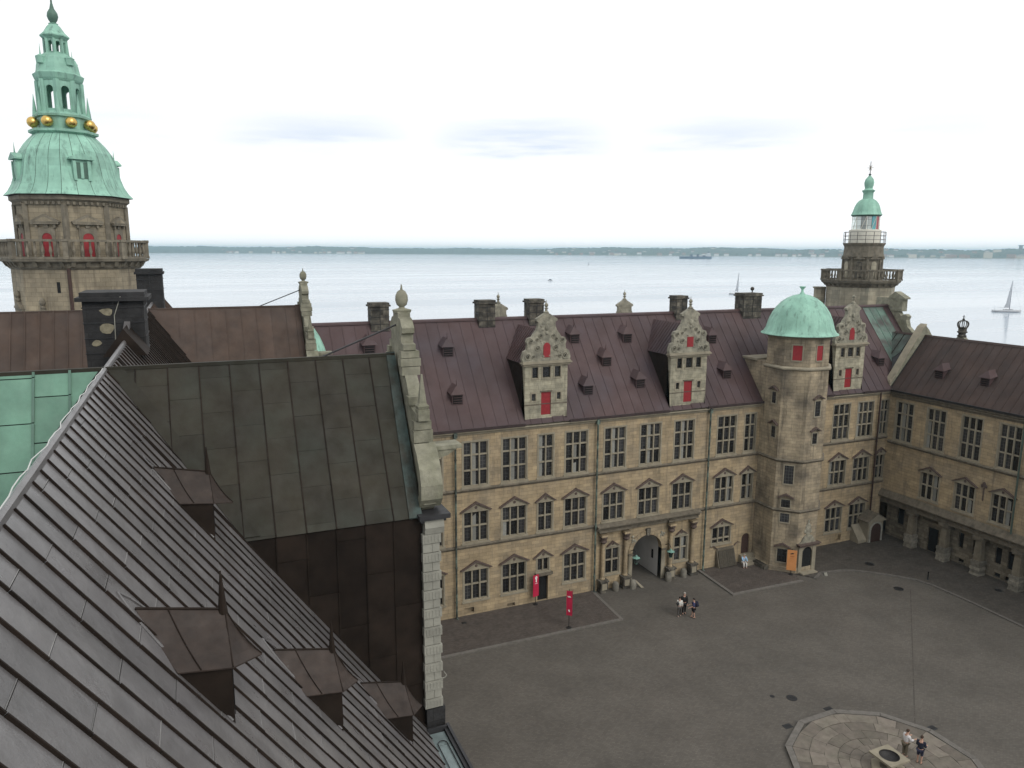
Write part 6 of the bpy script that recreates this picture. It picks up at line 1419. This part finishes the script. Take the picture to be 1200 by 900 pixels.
# ================================================================== boats
m_hull = mat('white_hull', (.5, .51, .52), .05, .4, 1, 0, 9, 0); m_sail = mat('furled_sail', (.4, .42, .45), .05, .8, 1, 0, 9, 0); m_bluehull = mat('blue_ship_hull', (.05, .08, .14), .1, .5, .05, 0, 9, 0); m_navy = mat('navy_stripe', (.05, .06, .1), .1, .4, 1, 0, 9, 0)
def hull(L_, B_, fb, bow=.35):
    b = MB(); n = 12; rows = []
    for i in range(n+1):
        t = i/n; x = -L_/2+L_*t; w = B_/2*min(1, (t*6+.75))*(1 if t < 1-bow else max(.02, math.cos((t-1+bow)/bow*math.pi/2)))
        sh = fb*(1+.35*max(0, t-.5)**1.5)
        rows.append([(x, -w*.7, -.3), (x, -w, fb*.35), (x, -w, sh), (x, w, sh), (x, w, fb*.35), (x, w*.7, -.3)])
    for r_ in rows: b.v += r_
    for i in range(n):
        for k in range(6): b.f.append((i*6+k, i*6+(k+1) % 6, (i+1)*6+(k+1) % 6, (i+1)*6+k))
    b.f += [tuple(range(6)), tuple(n*6+k for k in range(5, -1, -1))]
    return b
def yacht(loc, rz, L_, mast, label, jib):
    o = thing('sailing_yacht', label, 'sailboat', loc=loc, rz=rz)
    hull(L_, L_*.26, 1.2).build('hull', m_hull, o); 
    MB().box(-L_*.12, L_*.2, -L_*.07, L_*.07, 1.2, 1.75).build('cabin', m_hull, o); MB().box(-L_*.1, L_*.17, -L_*.0705, L_*.0705, 1.4, 1.6).build('cabin_window', m_navy, o)
    s_ = MB(); s_.box(-L_*.5, L_*.4, -L_*.131, L_*.131, -.25, .15); s_.build('boot_stripe', m_navy, o)
    MB().tube((L_*.08, 0, 1.2), (L_*.08, 0, mast), .2, .12, 6).build('mast', m_navy, o); MB().tube((L_*.08, 0, 2.6), (-L_*.36, 0, 2.5), .1, .1, 6).build('boom', m_hull, o)
    MB().prism([(L_*.06, -.05, 2.7), (-L_*.12, -.05, 2.65), (-L_*.06, -.05, 5.2), (L_*.03, -.05, mast*.78), (L_*.06, -.05, mast*.95)], (0, .1, 0)).build('mainsail', m_sail, o)
    if jib: MB().prism([(L_*.48, -.03, 1.9), (L_*.11, -.03, 2.2), (L_*.09, -.03, mast*.9)], (0, .06, 0)).build('jib', m_sail, o)
    MB().tube((L_*.49, 0, 1.5), (L_*.08, 0, mast), .03, .03, 4).build('forestay', m_sail, o)
    MB().tube((-L_*.42, .6, 1.2), (-L_*.43, .6, 3.6), .05, .03, 5).build('flagstaff', m_navy, o)
yacht((464, 304, SEA), R(-34), 16, 19, 'pale sailing yacht with tall mast on the water beyond the stone crown', False)
yacht((431, 516, SEA), R(-30), 12.5, 18.5, 'smaller sailing yacht half hidden by a chimney near the green dome', False)
sp = thing('cargo_ship', 'long dark blue cargo ship with pale deckhouses under the far shore', 'ship', loc=(2482, 3315, SEA), rz=R(-24))
hull(172, 24, 11, .15).build('hull', m_bluehull, sp); 
MB().box(60, 78, -10, 10, 11, 30).build('bridge', m_hull, sp); MB().box(62, 70, -4, 4, 30, 36).build('funnel', m_bluehull, sp)
for i, (x0, x1, zt) in enumerate(((-30, -18, 22), (-14, 2, 19), (6, 14, 24), (18, 34, 20), (38, 50, 17))): MB().box(x0, x1, -9, 9, 11, zt).build('deck_cargo', m_hull if i % 2 else m_navy, sp)
MB().tube((-60, 0, 11), (-60, 0, 24), .8, .4, 6).build('foremast', m_hull, sp)
mb = thing('motor_boat', 'tiny white motor boat alone on the open water', 'boat', loc=(407, 832, SEA), rz=R(10)); hull(7, 2.4, .9).build('hull', m_hull, mb); MB().box(-1.5, 1, -.8, .8, .9, 1.9).build('cabin', m_navy, mb)
nb_ = thing('navigation_buoy', 'slim dark buoy standing in the strait', 'buoy', loc=(1009, 1824, SEA)); MB().lathe([(1.6, -.5), (1.6, 1), (.5, 1.3), (.35, 6), (.6, 6.4), (.1, 7.4)], 10).build('float', m_navy, nb_)
# ================================================================== houses on the far shore
hm = [mat('far_white_wall', (.75, .72, .68), .05, .9, 1, 0, 9, 0), mat('far_cream_wall', (.62, .55, .44), .05, .9, 1, 0, 9, 0), mat('far_brick_wall', (.4, .27, .2), .05, .9, 1, 0, 9, 0)]
hr = [mat('far_red_roof', (.22, .12, .09), .1, .9, 1, 0, 9, 0), mat('far_grey_roof', (.16, .16, .17), .1, .9, 1, 0, 9, 0)]
def house_mesh(w, d, h, rf):
    a = MB().box(-w/2, w/2, -d/2, d/2, -3, h).mesh('wall', hm[0]); b = MB(); b.yz([(-d/2-.5, h), (d/2+.5, h), (0, h+rf)], -w/2-.5, w/2+.5); return a, b.mesh('roof', hr[0])
HMESH = []
for (w, d, h, rf) in ((28, 14, 12, 6), (38, 15, 15, 6), (24, 14, 11, 8), (62, 16, 16, 3), (48, 18, 22, 3)):
    for wi in range(3):
        a, b_ = house_mesh(w, d, h, rf); a.materials[0] = hm[wi]; b_.materials[0] = hr[(wi+int(w)) % 2]; HMESH.append((w, a, b_))
rnd = random.Random(5)
def far_house(a, dr, mesh, label, cat, group):
    t = R(a); rr = shore_r(a)+dr; base = 63+7*math.sin(a*.21+.4)+5*math.sin(a*.63+2)+3*math.sin(a*1.7)
    z = SEA+(2+dr*.04 if dr < 330 else 14+(dr-330)/600*(base*.8-14))
    o = thing('far_house', label, cat, group, (rr*math.sin(t), rr*math.cos(t), z), -t+rnd.uniform(-.4, .4))
    put('wall', mesh[1], o); put('roof', mesh[2], o)
for i in range(120):
    q = rnd.random()
    if q < .3: a = rnd.uniform(2, 12); 
    elif q < .5: a = rnd.uniform(25, 42)
    else: a = rnd.uniform(44, 60)
    shoreside = rnd.random() < .6
    m_ = HMESH[rnd.choice([0, 2, 3, 5, 6, 8, 1, 4]) if a < 50 else rnd.randrange(len(HMESH))]
    far_house(a, rnd.uniform(30, 140) if shoreside else rnd.uniform(200, 900), m_, 'small pale house on the far wooded shore', 'house', 'houses along the far shore')
for a in (37.3, 37.75, 38.2, 39.1, 40.6, 41.2, 42.5, 43.1, 43.7, 45.0, 45.5): far_house(a+rnd.uniform(-.1, .1), 40, HMESH[rnd.choice([0, 3])], 'small pale house on the far wooded shore', 'house', 'houses along the far shore')
ap = thing('apartment_block', 'tall cream apartment block at the waterfront of the far town', 'building', None, ((shore_r(55.4)+60)*math.sin(R(55.4)), (shore_r(55.4)+60)*math.cos(R(55.4)), SEA), R(-50))
MB().box(-24, 24, -9, 9, -2, 40).build('wall', hm[1], ap); MB().box(-24.5, 24.5, -9.5, 9.5, 40, 42).build('roof', hr[1], ap)
wt = thing('water_tower', 'dark tower block on the far town skyline', 'tower', None, ((shore_r(58.2)+1200)*math.sin(R(57.1)), (shore_r(58.2)+1200)*math.cos(R(57.1)), SEA+60), R(-50)); MB().box(-11, 11, -9, 9, -10, 30).build('shaft', hr[1], wt); MB().box(-16, 16, -12, 12, 30, 36).build('head', hr[1], wt)
# ================================================================== haze over the strait
hz = MB().box(-14800, 14800, -14800, 14800, SEA-1.5, 86).build('haze', m_white); hz.data.materials.clear()
HM = bpy.data.materials.new('haze_air'); HM.use_nodes = True; nt = HM.node_tree; nt.nodes.clear()
ou = nt.nodes.new('ShaderNodeOutputMaterial'); pv = nt.nodes.new('ShaderNodeVolumePrincipled'); nt.links.new(pv.outputs[0], ou.inputs['Volume'])
pv.inputs['Color'].default_value = (.6, .86, 1, 1); pv.inputs['Density'].default_value = 1.15e-4; pv.inputs['Anisotropy'].default_value = .2
hz.data.materials.append(HM); tag(hz, 'pale sea haze filling the air over the strait', 'haze', kind='stuff')
